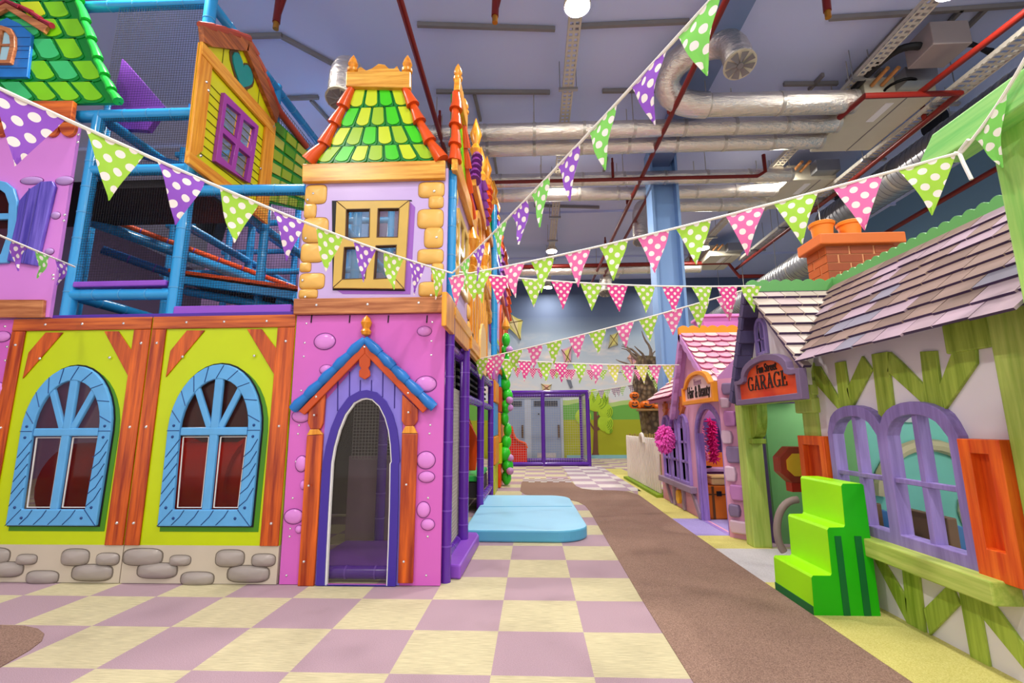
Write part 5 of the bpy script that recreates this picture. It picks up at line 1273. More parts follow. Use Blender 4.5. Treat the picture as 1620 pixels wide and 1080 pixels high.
MB().box((2.18, 4.9, 1.0), (2.32, 4.98, 1.05)).build('bracket_ledge', M_gt, h, bevel=.006)
MB().box((2.14, 3.85, 1.38), (2.24, 5.14, 1.5)).build('lintel', M_gt_l, h, bevel=.01)
# garage sign
WS = LF(2.06)
M_sf = mat('violet_grey_frame', (118, 98, 132), .5, .06)
sg = yz([(1174, 640), (1170, 598), (1183, 598), (1188, 582), (1203, 565), (1220, 561), (1238, 568), (1249, 580), (1262, 577), (1275, 625)], 2.06)
def rr(poly, k): return poly
ys, zs_ = 4.30, 1.56
def sign_shape(w, hb, ht, r):
    pts = [(ys+w, zs_-hb), (ys+w, zs_+ht)]
    pts += [(ys+w-.10, zs_+ht)]
    for i in range(13): a = PI*i/12; pts.append((ys+(w-.16)*cos(a), zs_+ht+.02+r*sin(a)**.85))
    return pts+[(ys-w+.10, zs_+ht), (ys-w, zs_+ht), (ys-w, zs_-hb)]
# the photo's board spans Y 4.95 .. 3.85
ys = (at(1172, 620, X=2.06).y+at(1279, 610, X=2.06).y)/2; hw = abs(at(1172, 620, X=2.06).y-at(1279, 610, X=2.06).y)/2
zb_ = at(1176, 641, X=2.06).z; zt_s = at(1222, 561, X=2.06).z; zs_ = zb_; 
inn = [(p[0], p[1]) for p in sign_shape(hw-.055, -.05, (zt_s-zb_)*.56-.03, (zt_s-zb_)*.36)]
so = MB().prism(sign_shape(hw, 0, (zt_s-zb_)*.58, (zt_s-zb_)*.40), WS, 0, .06, holes=[inn]).build('sign_frame', M_sf, h, bevel=.006)
def sign_face():
    m, nt, b = base_mat('sign_red'); v = coords(nt)
    nt.links.new(mixc(nt, ramp(nt, noise(nt, v, 2.2, 4), .35, .7), rgb((214, 46, 14)), rgb((240, 104, 36))), b.inputs['Base Color']); b.inputs['Roughness'].default_value = .4; return m
sb = MB().prism(inn, WS, 0, .025).build('sign_board', sign_face(), h)
TX = lambda u, v, d: (2.06-d, ys-u, v)
zc = zb_+(zt_s-zb_)*.26
M_ink = mat('sign_ink', (40, 26, 24), .6)
def serif_caps(word, width, cap, u0, v0, par):
    """roman capitals: thick and thin strokes with foot and head serifs"""
    def bar(a, b_, t): # straight stroke
        a, b_ = Vector(a), Vector(b_); d = (b_-a).normalized(); n_ = Vector((-d.y, d.x))*t/2
        return [tuple(a+n_), tuple(b_+n_), tuple(b_-n_), tuple(a-n_)]
    def bow(cx, cy, rx, ry, a0, a1, t0, t1, k=14):
        o, i_ = [], []
        for q in range(k+1):
            a = math.radians(a0+(a1-a0)*q/k); t = t1+(t0-t1)*abs(cos(a)); o.append((cx+rx*cos(a), cy+ry*sin(a))); i_.append((cx+(rx-t)*cos(a), cy+(ry-t*.7)*sin(a)))
        return o+i_[::-1]
    T, t = .17, .075
    G = {'A': (.86, [bar((.12, 0), (.43, 1.02), t), bar((.72, 0), (.41, 1.02), T), bar((.24, .33), (.62, .33), t), bar((0, .03), (.26, .03), .06), bar((.56, .03), (.88, .03), .06)]),
         'G': (.88, [bow(.44, .5, .44, .52, 48, 322, T, .08), bar((.74, .02), (.74, .42), T*.9), bar((.5, .43), (.88, .43), .06), bar((.76, .72), (.76, .98), .06)]),
         'R': (.86, [bar((.17, 0), (.17, 1), T), bow(.4, .74, .36, .27, -90, 90, T, .07), bar((.17, .965), (.42, .965), .07), bar((.17, .5), (.42, .5), .07), bar((.42, .48), (.76, .0), T*.9), bar((0, .03), (.36, .03), .06), bar((0, .97), (.3, .97), .06), bar((.66, .03), (.9, .03), .06)]),
         'E': (.7, [bar((.17, 0), (.17, 1), T), bar((0, .035), (.66, .035), .07), bar((0, .965), (.62, .965), .07), bar((.17, .5), (.5, .5), .07), bar((.63, .0), (.63, .26), .06), bar((.59, .76), (.59, 1), .06), bar((.48, .38), (.48, .62), .05)])}
    tot = sum(G[c][0]+.1 for c in word)-.1; k = width/tot; u = u0-width/2; mb = MB()
    for c in word:
        for n_, s in enumerate(G[c][1]): mb.prism([(u+x*k, v0+y*cap) for x, y in s], TX, .025, .031+.0004*n_)
        u += (G[c][0]+.1)*k
    return mb.build('lettering', M_ink, par)
def serif_text(txt, size, sx, sy, u, v, d, par, grow=.0, m=None):
    """upright capitals with bracket serifs added at the feet and heads of the strokes"""
    return text_mesh(txt, size, m or M_ink, TX, u, v, d, par, sx=sx, sy=sy, grow=grow)
serif_caps('GARAGE', .64*hw*2*.93, .31*(zt_s-zb_), -.0, zb_+.055+.17*(zt_s-zb_), sb)
mb = MB(); 
lw = .27*.80
for u0 in (-.195, -.085, .02, .125, .222):
    pass
serif_text('Fun Street', .155, .54, .7, .03, zb_+.05+.57*(zt_s-zb_)*.94, .03, sb, .0)
# chimney, bricks round a mortar core
cx0, cx1, cy0, cy1 = 2.85, 3.50, 4.46, 4.78
ch = MB().box((cx0+.008, cy0+.008, 1.9), (cx1-.008, cy1-.008, 2.89)).build('chimney_core', mat('mortar', (226, 160, 110), .8), h)
mb = MB(); BH = .085
for r in range(11):
    z0 = 2.89-(r+1)*BH
    x = cx0-(.11 if r % 2 else 0)
    while x < cx1:
        a, b_ = max(x, cx0), min(x+.22, cx1)
        if b_-a > .02: mb.box((a+.005, cy0, z0+.005), (b_-.005, cy0+.05, z0+BH-.005), 0)
        x += .23
    y = cy0-(0 if r % 2 else .11)
    while y < cy1:
        a, b_ = max(y, cy0), min(y+.22, cy1)
        if b_-a > .02: mb.box((cx0, a+.005, z0+.005), (cx0+.05, b_-.005, z0+BH-.005), 1)
        y += .23
mb.build('brickwork', [mat('brick_brown', (164, 84, 52), .7, .15, 7), mat('brick_orange', (196, 98, 44), .7, .15, 7)], ch)
MB().box((cx0-.075, cy0-.06, 2.89), (cx1+.075, cy1+.02, 3.0)).build('chimney_cap', mat('chimney_orange', (226, 116, 48), .5, .06), h, bevel=.012)
for px in (2.93, 3.2):
    MB().lathe([(.085, 0), (.095, .11), (.10, .14), (.112, .147), (.118, .175), (.105, .185), (.09, .18), (.08, .08)], (px, 4.6, 3.0), 22).build('chimney_pot', mat('pot_orange', (236, 138, 40), .45, .08), h, smooth=True)
# rooms behind the openings
M_room = mat('teal_room_paint', (126, 200, 190), .7, .05, 1); M_room_g = mat('green_room_paint', (120, 176, 116), .7, .08, 1)
MB().box((3.9, 1.7, 0), (3.96, 4.1, 1.72)).build('room_back', M_room, h)
MB().box((2.3, 4.1, 0), (3.9, 4.14, 1.7)).build('room_partition', M_room, h)
MB().box((2.3, 4.08, 0), (2.75, 4.1, 1.7)).build('room_corner', M_room_g, h)
MB().box((2.45, 5.16, 0), (3.9, 5.2, 1.7)).box((3.86, 4.1, 0), (3.9, 5.2, 1.7)).build('garage_wall', M_room_g, h)
# a car outline painted in the room
mb = MB(); RB = FR(4.08)
mb.tube([RB(3.2+.42*cos(a), .62+.4*sin(a), .01) for a in [PI*i/14 for i in range(15)]], .05, 8); mb.tube([RB(3.6+.2*cos(a), .5+.2*sin(a), .01) for a in [2*PI*i/16 for i in range(16)]], .035, 8, closed=True)
mb.build('painted_car_line', mat('sand_line', (196, 184, 150), .6), h)
MB().prism([(3.1+.14*cos(2*PI*i/14), 1.27+.07*sin(2*PI*i/14)) for i in range(14)], RB, 0, .02).build('wall_badge', mat('badge_grey', (186, 190, 196), .4), h)

for (x, y, z, w_) in ((3.0, 3.0, 1.62, 24), (3.0, 4.65, 1.45, 12), (2.7, 6.4, 1.55, 10)):  # added fill for the playhouse rooms, no fitting modelled
    L = bpy.data.lights.new('added_fill_light', 'POINT'); L.energy = w_; L.shadow_soft_size = .08; L.color = (1, .94, .86)
    o = bpy.data.objects.new('added_fill_light', L); col.objects.link(o); o.location = (x, y, z)
# things inside the garage room
for (y, x, lab, rot) in ((3.32, 2.72, 'blue and brown padded box behind the right hand purple window arch', .2), (3.86, 2.66, 'blue box with brown rim low behind the farther purple window arch', -.15)):
    t = thing('storage_box', lab, 'box', (x, y, 0)); 
    MB().box((x-.22, y-.24, 0), (x+.22, y+.2, .44)).build('body', mat('blue_vinyl_lid', (72, 120, 180), .4, .1), t, bevel=.01)
    MB().prism([(-.2, .44), (.2, .44), (.2, .46), (-.2, .60)], lambda u, v, d: (x+u, y-.2+d, v), 0, .38).build('blue_lid', mat('blue_vinyl_lid', (72, 120, 180), .4, .1), t, bevel=.01)
    MB().prism([(-.24, .40), (-.18, .40), (-.18, .63), (-.24, .63)], lambda u, v, d: (x+u, y-.23+d, v), 0, .44).build('rim', mat('brown_box', (120, 92, 74), .6, .1), t, bevel=.008)

# fuel pump in the doorway
t = thing('fuel_pump', 'red toy fuel pump with octagonal brown head and grey hose in the garage doorway', 'fuel pump', (2.6, 4.35, 0))
M_pr = mat('pump_red', (188, 40, 24), .4, .08); M_pb = mat('pump_brown', (150, 52, 34), .4, .08)
MB().box((2.5, 4.28, .0), (2.78, 4.6, .62)).build('body', M_pr, t, bevel=.03)
c = at(1262, 735, Y=4.42)
oc = [(c.x+.17*cos(PI/8+PI/4*i), c.z+.17*sin(PI/8+PI/4*i)) for i in range(8)]
hd = MB().prism(oc, FR(4.42), -.12, .0).build('head', M_pb, t, bevel=.01)
MB().prism(scale_poly(oc, .62), FR(4.42), 0, .01).build('dial', mat('dial_yellow', (226, 170, 40), .4), hd)
MB().box((c.x-.06, 4.44, .6), (c.x+.06, 4.54, c.z-.1)).build('neck', M_pr, t)
MB().tube(bend(at(1262, 790, Y=4.3), at(1225, 790, Y=4.3), at(1222, 850, Y=4.3), at(1240, 872, Y=4.3), 14), .03, 10).build('hose', mat('grey_hose', (150, 132, 126), .5), t, smooth=True)

# ============================================================ PORCH POST AND BEAM (near corner)
t = thing('porch_frame', 'light green timber porch post with a beam end to which the bunting is tied', 'porch', (2.2, 2.1, 0))
M_gp = wood('pale_green_timber', (128, 196, 84), (170, 214, 108), 'Z', .5); M_gpy = wood('pale_green_beam', (110, 196, 96), (156, 216, 120), 'Y', .5)
pa = at(1566, 225, Y=1.98)
MB().box((pa.x, 1.8, .003), (pa.x+.2, 1.98, pa.z+.03)).build('post', M_gp, t, bevel=.01)
MB().prism([(2.235, 2.458), (2.136, 2.412), (1.09, 2.43), (1.09, 2.557), (2.136, 2.557)], LF(1.928), -.13, .0).build('beam', M_gpy, t, bevel=.008)
MB().box((2.0, 1.15, pa.z+.03), (2.3, 1.98, pa.z+.13)).build('cross_beam', M_gpy, t, bevel=.008)
k = at(1522, 243, X=1.915)
mb = MB(); mb.tube([(k.x, k.y-.03, k.z+.03), (k.x-.01, k.y, k.z), (k.x, k.y+.03, k.z+.02)], .01, 6).tube([(k.x-.01, k.y, k.z), (k.x-.02, k.y-.02, k.z-.06), (k.x-.01, k.y-.03, k.z-.14)], .008, 6).tube([(k.x-.01, k.y, k.z+.01), (k.x-.02, k.y-.06, k.z+.03)], .008, 6)
o = mb.build('tied_ribbon', M_white, None, smooth=True); tag(o, 'white ribbon knotted round the green beam end', 'ribbon')

# ============================================================ GREEN FOAM STEPS
t = thing('foam_steps', 'bright green foam steps with dark green stripes below the purple window', 'steps', (1.96, 3.7, 0))
M_st = mat('lime_vinyl', (160, 236, 0), .45, .04); M_ss = mat('green_vinyl_side', (30, 176, 6), .45, .04); M_sd = mat('dark_green_stripe', (0, 104, 48), .45)
prof = [(1.757, 0), (1.764, .225), (1.775, .238), (1.885, .238), (1.893, .25), (1.898, .515), (1.91, .53), (2.005, .532), (2.013, .545), (2.02, .79), (2.032, .805), (2.15, .805), (2.163, .795), (2.163, 0)]
ST = FR(3.31)
mb = MB(); n = len(prof); y0_, y1_ = 3.31, 3.79
vs = [(x, y0_, z) for x, z in prof]+[(x, y1_, z) for x, z in prof]
mb.add(vs, [(i, (i+1) % n, (i+1) % n+n, i+n) for i in range(n)], 0)
tri = tessellate_polygon([[Vector((x, z, 0)) for x, z in prof]])
mb.add([(x, y0_, z) for x, z in prof], [tuple(q) for q in tri], 1); mb.add([(x, y1_, z) for x, z in prof], [tuple(q) for q in tri], 1)
mb.build('body', [M_st, M_ss], t)
def psl(x): return x
for (a, b_) in ((1.937, 1.978), (2.062, 2.105)): MB().prism([(a, .004), (b_, .004), (b_, .478), (a, .478)], ST, 0, .004).build('side_stripe', M_sd, t)
MB().prism([(3.312, .004), (3.788, .004), (3.788, .055), (3.312, .055)], LF(1.757), -.001, .004).build('bottom_stripe', M_sd, t)

# ============================================================ PINK HAIR AND BEAUTY HOUSE
XPk = 2.13
Wp = LF(XPk)
M_pkw = mat('pink_render', (222, 158, 190), .6, .05, 3); M_pkl = mat('pink_lilac_wall', (196, 140, 200), .6, .05, 3); M_lav = wood('lavender_timber', (140, 110, 190), (166, 138, 210), 'Z', .5)
M_gr = mat('mauve_grey_timber', (156, 134, 158), .55)
t = thing('beauty_playhouse', 'pink playhouse with scalloped pink roof, orange ridge and a hair salon sign', 'playhouse', (2.6, 6.7, 0))
zp = lambda pts, X=XPk: yz(pts, X, (1020, 660), 5.4)
zq = lambda pts, X=XPk: yz(pts, X, (1020, 480), 5.4)
dY0, dY1 = 5.45, 6.40
door = arch((dY0+dY1)/2, .004, (dY1-dY0)/2-.06, 1.0, (dY1-dY0)/2-.06, .38)
wn = [[(6.68+.42*i, .42), (7.05+.42*i, .42), (7.05+.42*i, 1.14)]+[(6.865+.42*i+.185*cos(PI*j/8), 1.14+.17*sin(PI*j/8)) for j in range(1, 8)]+[(6.68+.42*i, 1.14)] for i in range(3)]
MB().prism([(5.42, .003), (8.2, .003), (8.2, 1.64), (6.9, 1.64), (6.38, 2.36), (5.5, 1.72), (5.42, 1.68)], Wp, -.06, 0, holes=[door]+wn).build('front_wall', M_pkw, t)
MB().prism(arch((dY0+dY1)/2, .004, (dY1-dY0)/2, 1.0, (dY1-dY0)/2, .45), Wp, -.03, .02, holes=[[(p[0], max(.005, p[1])) for p in door]]).build('door_frame', M_lav, t, bevel=.008)
for i, q in enumerate(wn):
    o = MB().prism([(q[0][0]-.035, .38), (q[1][0]+.035, .38), (q[1][0]+.035, 1.14)]+[(6.865+.42*i+.22*cos(PI*j/8), 1.14+.21*sin(PI*j/8)) for j in range(1, 8)]+[(q[0][0]-.035, 1.14)], Wp, -.06, .04, holes=[q]).build('window_frame', M_lav, t, bevel=.005)
    mb = MB(); c_ = q[0][0]+.185
    mb.rect(c_-.015, c_+.015, .42, 1.29, Wp, -.03, .02)
    for z in (.68, .95): mb.rect(q[0][0], q[1][0], z-.015, z+.015, Wp, -.03, .02)
    mb.build('glazing_bar', M_lav, o)
    mb = MB()                                      # little orange crowns above the windows
    for j in range(5):
        a = math.radians(90+(j-2)*24); L = .16+.05*(2-abs(j-2)); mb.prism([(c_-.03+.012*(j-2), 1.33), (c_+.03+.012*(j-2), 1.33), (c_+L*cos(a)*1.1+.018, 1.33+L*sin(a)), (c_+L*cos(a)*1.1-.018, 1.33+L*sin(a))], Wp, .0, .03+.004*j)
    mb.build('crown_ornament', mat('copper_orange', (206, 116, 60), .45), t)
MB().rect(6.5, 8.1, .30, .38, Wp, 0, .09).build('window_sill', M_gr, t, bevel=.006)
for poly in ([(6.6, .30), (6.68, .30), (6.42, .01), (6.36, .01), (6.36, .08)], [(7.0, .01), (7.08, .01), (7.08, .3), (7.0, .3)], [(7.45, .01), (7.53, .01), (7.53, .3), (7.45, .3)], [(7.6, .01), (7.68, .01), (7.95, .3), (7.87, .3)]):
    MB().prism(poly, Wp, 0, .035).build('timber_brace', M_gr, t, bevel=.004)
MB().prism([(7.25+.09*cos(2*PI*i/10)*(1 if i % 2 else .8), .16+.1*sin(2*PI*i/10)) for i in range(10)], Wp, .0, .05).build('yellow_flower', mat('flower_yellow', (236, 176, 52), .5), t, bevel=.008)
# chunky corner stones
QC = [mat('quoin_pale', (214, 182, 206), .5, .06), mat('quoin_mauve', (190, 126, 188), .5, .06), mat('quoin_grey', (132, 112, 150), .5, .06)]
# the corner pier is cut at 45 degrees to the wall
PO, PA = Vector((2.105, 5.42, 0)), Vector((.19, -.205, 0)).normalized()
PNm = PA.cross(Vector((0, 0, 1)))
PIER = lambda u, v, d: tuple(PO+PA*u+Vector((0, 0, v))+PNm*d)
def on_pier(x, y):
    d = ray(x, y); p = CO+d*((PO-CO).dot(PNm)/d.dot(PNm)); return (p-PO).dot(PA), p.z
PW = .29
mb = MB(); q0, q1 = PIER(-.02, 0, 0), PIER(PW, 0, 0)
foot = [(q0[0], q0[1]), (q1[0], q1[1]), (2.42, q1[1]), (2.42, 5.45), (2.14, 5.47)]
mb.prism(foot, UP(0), .003, 1.7); mb.build('corner_pier', M_pkw, t)
MB().prism([(-.02, 1.7), (PW, 1.7), (PW, 1.99), (-.02, 1.72)], PIER, -.25, 0).build('corner_pier_top', M_pkl, t)
for (cx_, cy_, w, hh, m) in ((1153, 615, 20, 18, 2), (1149, 637, 17, 16, 0), (1157, 662, 22, 25, 1), (1152, 691, 19, 22, 0), (1165, 719, 30, 28, 2), (1158, 749, 20, 26, 0), (1170, 779, 28, 28, 1), (1164, 807, 20, 23, 2), (1176, 834, 40, 27, 0)):
    (a, b1), (c_, d) = on_pier(cx_-w/2, cy_-hh/2), on_pier(cx_+w/2, cy_+hh/2)
    c_ = min(c_, PW+.01)
    MB().prism([(a+.015, d), (c_-.01, d+.004), (c_, (b1+d)/2), (c_-.012, b1-.006), (a+.01, b1), (a, (b1+d)/2)], PIER, -.02, .055).build('corner_stone', QC[m], t, bevel=.018, segs=3)
# gable roof with scalloped shingles
A2, N2, F2_ = (6.42, 2.42), (5.5, 1.66), (7.12, 1.3)
nd = Vector((0, N2[0]-A2[0], N2[1]-A2[1])); NL = nd.length; nd.normalize()
PP = PLANE((2.02, A2[0], A2[1]), (1, 0, 0), tuple(nd)); nn = Vector((1, 0, 0)).cross(nd); s4 = 1 if nn.z > 0 else -1
PPn = lambda u, v, d: PP(u, v, d*s4)
M_sh = [mat('shingle_rose', (240, 166, 190), .5, .05), mat('shingle_blush', (248, 206, 208), .5, .05), mat('shingle_cream_pink', (250, 226, 214), .5, .05)]
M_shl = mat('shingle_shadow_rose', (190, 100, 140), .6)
def ulim(v): return .98-.28*(v/NL)-(.5*max(0, v/NL-.45))
MB().prism([(0, -.01), (1.0, -.01), (ulim(NL*.45), NL*.45), (ulim(NL)-.1, NL), (0, NL)], PPn, -.05, -.004).build('roof_board', M_shl, t)
mb = MB()
for r in range(9):
    v0, v1 = NL*r/9-.02, NL*(r+1)/9
    n = max(1, round(ulim(v1)/.17)); um = ulim(v1)
    for i in range(n):
        a, b_ = um*i/n-(.08 if r % 2 else 0), um*(i+1)/n-(.08 if r % 2 else 0)
        a = max(a, -.01)
        if b_-a < .03: continue
        q = [(a+.003, v0), (b_-.003, v0)]+[((a+b_)/2+(b_-a-.006)/2*cos(PI*j/8), v1-.03+.05*sin(PI*j/8)) for j in range(9)]
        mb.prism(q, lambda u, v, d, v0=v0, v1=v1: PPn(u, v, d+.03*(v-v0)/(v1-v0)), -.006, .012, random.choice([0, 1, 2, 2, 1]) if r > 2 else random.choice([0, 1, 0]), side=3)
mb.build('scalloped_shingles', M_sh+[M_shl], t)
fd = Vector((0, F2_[0]-A2[0], F2_[1]-A2[1])); FL_ = fd.length; fd.normalize()
PF = PLANE((2.02, A2[0], A2[1]), (1, 0, 0), tuple(fd)); fn = Vector((1, 0, 0)).cross(fd); s5 = 1 if fn.z > 0 else -1
PFn = lambda u, v, d: PF(u, v, d*s5)
MB().rect(0, .9, 0, FL_, PFn, -.05, 0).build('roof_board', M_pkl, t)
# wavy barge boards
for (e0, e1, L_) in ((A2, N2, NL), (A2, F2_, FL_)):
    d_ = Vector((e1[0]-e0[0], e1[1]-e0[1])).normalized(); n_ = Vector((-d_.y, d_.x)); n_ = n_ if n_.y < 0 else -n_
    top = [(e0[0]+d_.x*L_*s/24, e0[1]+d_.y*L_*s/24) for s in range(25)]
    bot = [(p[0]+n_.x*(.07+.025*abs(sin(PI*s/4))), p[1]+n_.y*(.07+.025*abs(sin(PI*s/4)))) for s, p in enumerate(top)]
    MB().prism(top+bot[::-1], LF(2.02), -.04, .02).build('barge_board', M_pkl, t, bevel=.004)
pts = []
for i in range(8*6+1): u = 2.0+1.05*i/48; pts.append((u, A2[1]+.075+.03*abs(sin(PI*i/6))**.8))
MB().prism([(2.0, A2[1]-.04), (3.05, A2[1]-.04)]+pts[::-1], FR(A2[0]), -.03, .03).build('ridge_board', mat('orange_ridge', (246, 150, 36), .45), t, bevel=.003)
MB().box((2.38, 6.5, 2.3), (2.86, 6.9, 2.69)).build('chimney', mat('orchid_chimney', (208, 120, 200), .5), t, bevel=.01)
MB().box((2.35, 6.47, 2.66), (2.89, 6.93, 2.7)).build('chimney_cap', mat('orchid_cap', (226, 144, 214), .5), t, bevel=.006)
# lower main roof beyond the gable
dE = Vector((.75, 0, .62)).normalized()
LR = PLANE((1.98, 6.95, 1.58), (0, 1, 0), tuple(dE)); s6 = 1 if Vector((0, 1, 0)).cross(dE).z > 0 else -1
LRn = lambda u, v, d: LR(u, v, d*s6)
MB().rect(0, 1.3, 0, 1.0, LRn, -.05, 0).build('lower_roof_board', M_shl, t)
mb = MB()
for r in range(7):
    for i in range(9):
        a = i*.148-(.07 if r % 2 else 0); q = [(max(a, 0)+.004, r*.14+.17), (min(a+.148, 1.3)-.004, r*.14+.17), (min(a+.148, 1.3)-.004, r*.14), (max(a, 0)+.004, r*.14)]
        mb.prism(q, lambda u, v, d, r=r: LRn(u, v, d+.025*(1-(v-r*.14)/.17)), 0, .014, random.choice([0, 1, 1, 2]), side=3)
mb.build('lower_shingles', M_sh+[M_shl], t)
# sign
SgX = 2.02
WSp = LF(SgX)
yc_ = (at(1085, 620, X=SgX).y+at(1136, 620, X=SgX).y)/2; hw = abs(at(1085, 620, X=SgX).y-at(1136, 620, X=SgX).y)/2
zb_ = at(1112, 638, X=SgX).z; zt_s = at(1105, 587, X=SgX).z; H_ = zt_s-zb_
def sgn2(w, lo, ht, r):
    pts = [(yc_+w, zb_+lo), (yc_+w, zb_+ht), (yc_+w-.08, zb_+ht)]
    for i in range(1, 12): a = PI*i/12; pts.append((yc_+(w-.12)*cos(a), zb_+ht+r*sin(a)**.85))
    return pts+[(yc_-w+.08, zb_+ht), (yc_-w, zb_+ht), (yc_-w, zb_+lo)]
inn = sgn2(hw-.05, .05, H_*.56-.02, H_*.36)
MB().prism(sgn2(hw, 0, H_*.56, H_*.43), WSp, 0, .06, holes=[inn]).build('sign_frame', mat('sign_orange', (240, 148, 40), .45), t, bevel=.006)
sb = MB().prism(inn, WSp, 0, .025).build('sign_board', mat('sign_pale_pink', (236, 196, 196), .5, .06), t)
TX = lambda u, v, d: (SgX-d, yc_-u, v)
text_mesh('Hair & Beauty', .2, M_ink, TX, 0, zb_+H_*.2, .03, sb, sx=.53*hw/.42, sy=1.05)
text_mesh('Princess', .15, mat('sign_mauve_ink', (170, 130, 150), .6), TX, 0, zb_+H_*.58, .03, sb, sx=.5, sy=.75)
# room inside
MB().box((3.3, 5.2, 0), (3.35, 8.2, 1.7)).box((2.2, 5.2, 0), (3.3, 5.25, 1.7)).box((2.2, 8.15, 0), (3.3, 8.2, 1.7)).build('room_wall', mat('violet_room', (130, 96, 170), .7, .06, 1), t)
MB().box((XPk, dY1-.10, .004), (XPk+.07, dY1-.06, 1.08)).build('door_reveal', M_lav, t)
# furnishings seen through the door
t = thing('counter', 'mauve counter with an orange back board inside the pink house door', 'counter', (2.85, 6.1, 0))
MB().box((2.16, 6.68, .56), (3.1, 7.0, .6)).build('top', mat('mauve_top', (196, 160, 214), .4), t, bevel=.005)
MB().box((2.2, 6.7, .4), (3.08, 6.98, .555)).build('drawer_front', mat('plum_front', (130, 70, 130), .5), t)
MB().box((2.18, 7.0, .56), (3.1, 7.03, .8)).build('back_board', mat('orange_board', (236, 130, 40), .5), t)
for lx in (2.22, 3.0):
    for ly in (6.72, 6.92): MB().box((lx, ly, 0), (lx+.05, ly+.05, .4)).build('leg', MATS['plum_front'], t)
for (z0, z1, x0_, m, lab) in ((0, .42, 2.2, mat('tan_leather', (206, 110, 24), .45, .1), 'large orange brown suitcase standing inside the pink house door'), (.42, .54, 2.28, mat('cream_case', (222, 190, 120), .5, .08), 'cream case lying on top of the orange brown suitcase')):
    t = thing('suitcase', lab, 'suitcase', (x0_+.1, 6.5, z0))
    MB().box((x0_, 6.38, z0+.004), (x0_+.4, 6.62, z1)).build('shell', m, t, bevel=.02)
    if z0 == 0:
        mb = MB(); mb.box((x0_+.07, 6.374, .01), (x0_+.1, 6.38, .41)); mb.build('strap', M_ochre_dk, t)
        mb = MB(); mb.box((x0_+.13, 6.364, .29), (x0_+.19, 6.38, .35)); mb.build('clasp', M_black, t)
    MB().box((x0_-.004, 6.376, z0+(z1-z0)*.72), (x0_+.402, 6.624, z0+(z1-z0)*.76)).build('lid_seam', M_ochre_dk, t)
t = thing('hair_brush', 'small black brush lying on the mauve counter', 'brush', (2.3, 6.75, .6)); MB().tube([(2.24, 6.76, .612), (2.34, 6.78, .612)], .012, 8).build('handle', M_black, t, smooth=True); MB().ball((2.39, 6.79, .618), (.06, .02, .016)).build('bristle_head', M_black, t, smooth=True)
def fluffy(c0, c1, r, n, m, name, lab, cat):
    """a boa or pompom of short strands"""
    mb = MB(); c0, c1 = Vector(c0), Vector(c1)
    for i in range(n):
        p = c0.lerp(c1, random.random()); d_ = Vector((random.gauss(0, 1), random.gauss(0, 1), random.gauss(0, 1))).normalized(); q = p+d_*r*random.uniform(.7, 1.1)+Vector((0, 0, -.1*r))
        mb.tube([p, p.lerp(q, .55), q], [r*.16, r*.13, r*.02], 4)
    o = mb.build(name, m, None); tag(o, lab, cat); return o
fluffy((2.25, 6.66, 1.22), (2.31, 6.66, .72), .09, 260, mat('feather_pale_pink', (238, 130, 176), .8, .1), 'feather_boa', 'pale pink feather boa hanging in the pink house doorway', 'feather boa')
fluffy((2.44, 6.68, 1.24), (2.45, 6.68, .72), .09, 260, mat('feather_magenta', (214, 20, 120), .8, .1), 'feather_boa', 'magenta feather boa beside the pale pink one in the doorway', 'feather boa')
c = at(1052, 693, X=1.98)
mb = MB(); pm = mat('pompom_pink', (255, 96, 200), .8, .12, 12)
for i in range(420):
    d_ = Vector((random.gauss(0, 1), random.gauss(0, 1), random.gauss(0, 1))).normalized(); p = c+Vector((d_.x*.07, d_.y*.09, d_.z*.14)); q = c+Vector((d_.x*.15, d_.y*.18, d_.z*.22))*random.uniform(.8, 1.05)
    mb.tube([p, p.lerp(q, .6), q+Vector((0, 0, -.02))], [.016, .02, .008], 5)
o = mb.build('pompom', pm, None, smooth=True); tag(o, 'big shaggy hot pink pompom hung on the far corner of the pink house', 'pompom')

# ============================================================ FENCES, TREE, PUMPKINS
t = thing('picket_fence', 'white picket fence on a green base strip beside the pink house', 'fence', (2.1, 9.6, 0))
M_fw = mat('cream_white_paint', (236, 226, 212), .55, .05)
mb = MB()
for i in range(22):
    y = 8.28+i*.127
    mb.prism([(y, .06), (y+.082, .06), (y+.082, .86), (y+.07, .92)]+[(y+.041+.03*cos(a), .93+.03*sin(a)) for a in (PI/4, PI/2, 3*PI/4)]+[(y+.012, .92), (y, .86)], LF(2.1), -.03, .0)
mb.build('picket', M_fw, t, bevel=.004)
mb = MB()
for z in (.25, .7): mb.box((2.13, 8.26, z), (2.17, 11.1, z+.07))
mb.build('fence_rail', M_fw, t)
MB().box((2.02, 8.2, .004), (2.2, 11.1, .05)).build('green_base', mat('moss_strip', (130, 160, 30), .8, .15, 8), t)
MB().tube([(2.08, 9.35+.16*cos(PI*i/8), .86+.16*sin(PI*i/8)) for i in range(9)], .03, 8).build('heart_arch', M_fw, t, smooth=True)
t = thing('picket_fence', 'small olive brown picket fence behind the white one by the bare tree', 'fence', (2.4, 11.5, .0))
mb = MB(); M_bf = mat('bamboo_olive', (150, 126, 60), .6, .12, 8)
c0, c1 = at(993, 695, Y=11.6), at(1048, 700, Y=11.6)
for i in range(15):
    x = c0.x+(c1.x-c0.x)*i/14; mb.box((x-.02, 11.58, 0), (x+.02, 11.61, c0.z+.12+.02*(i % 2)))
mb.build('picket', M_bf, t, bevel=.004)
MB().box((c0.x, 11.61, c0.z-.05), (c1.x+.3, 11.64, c0.z)).box((c0.x, 11.61, .3), (c1.x+.3, 11.64, .36)).build('fence_rail', M_bf, t)

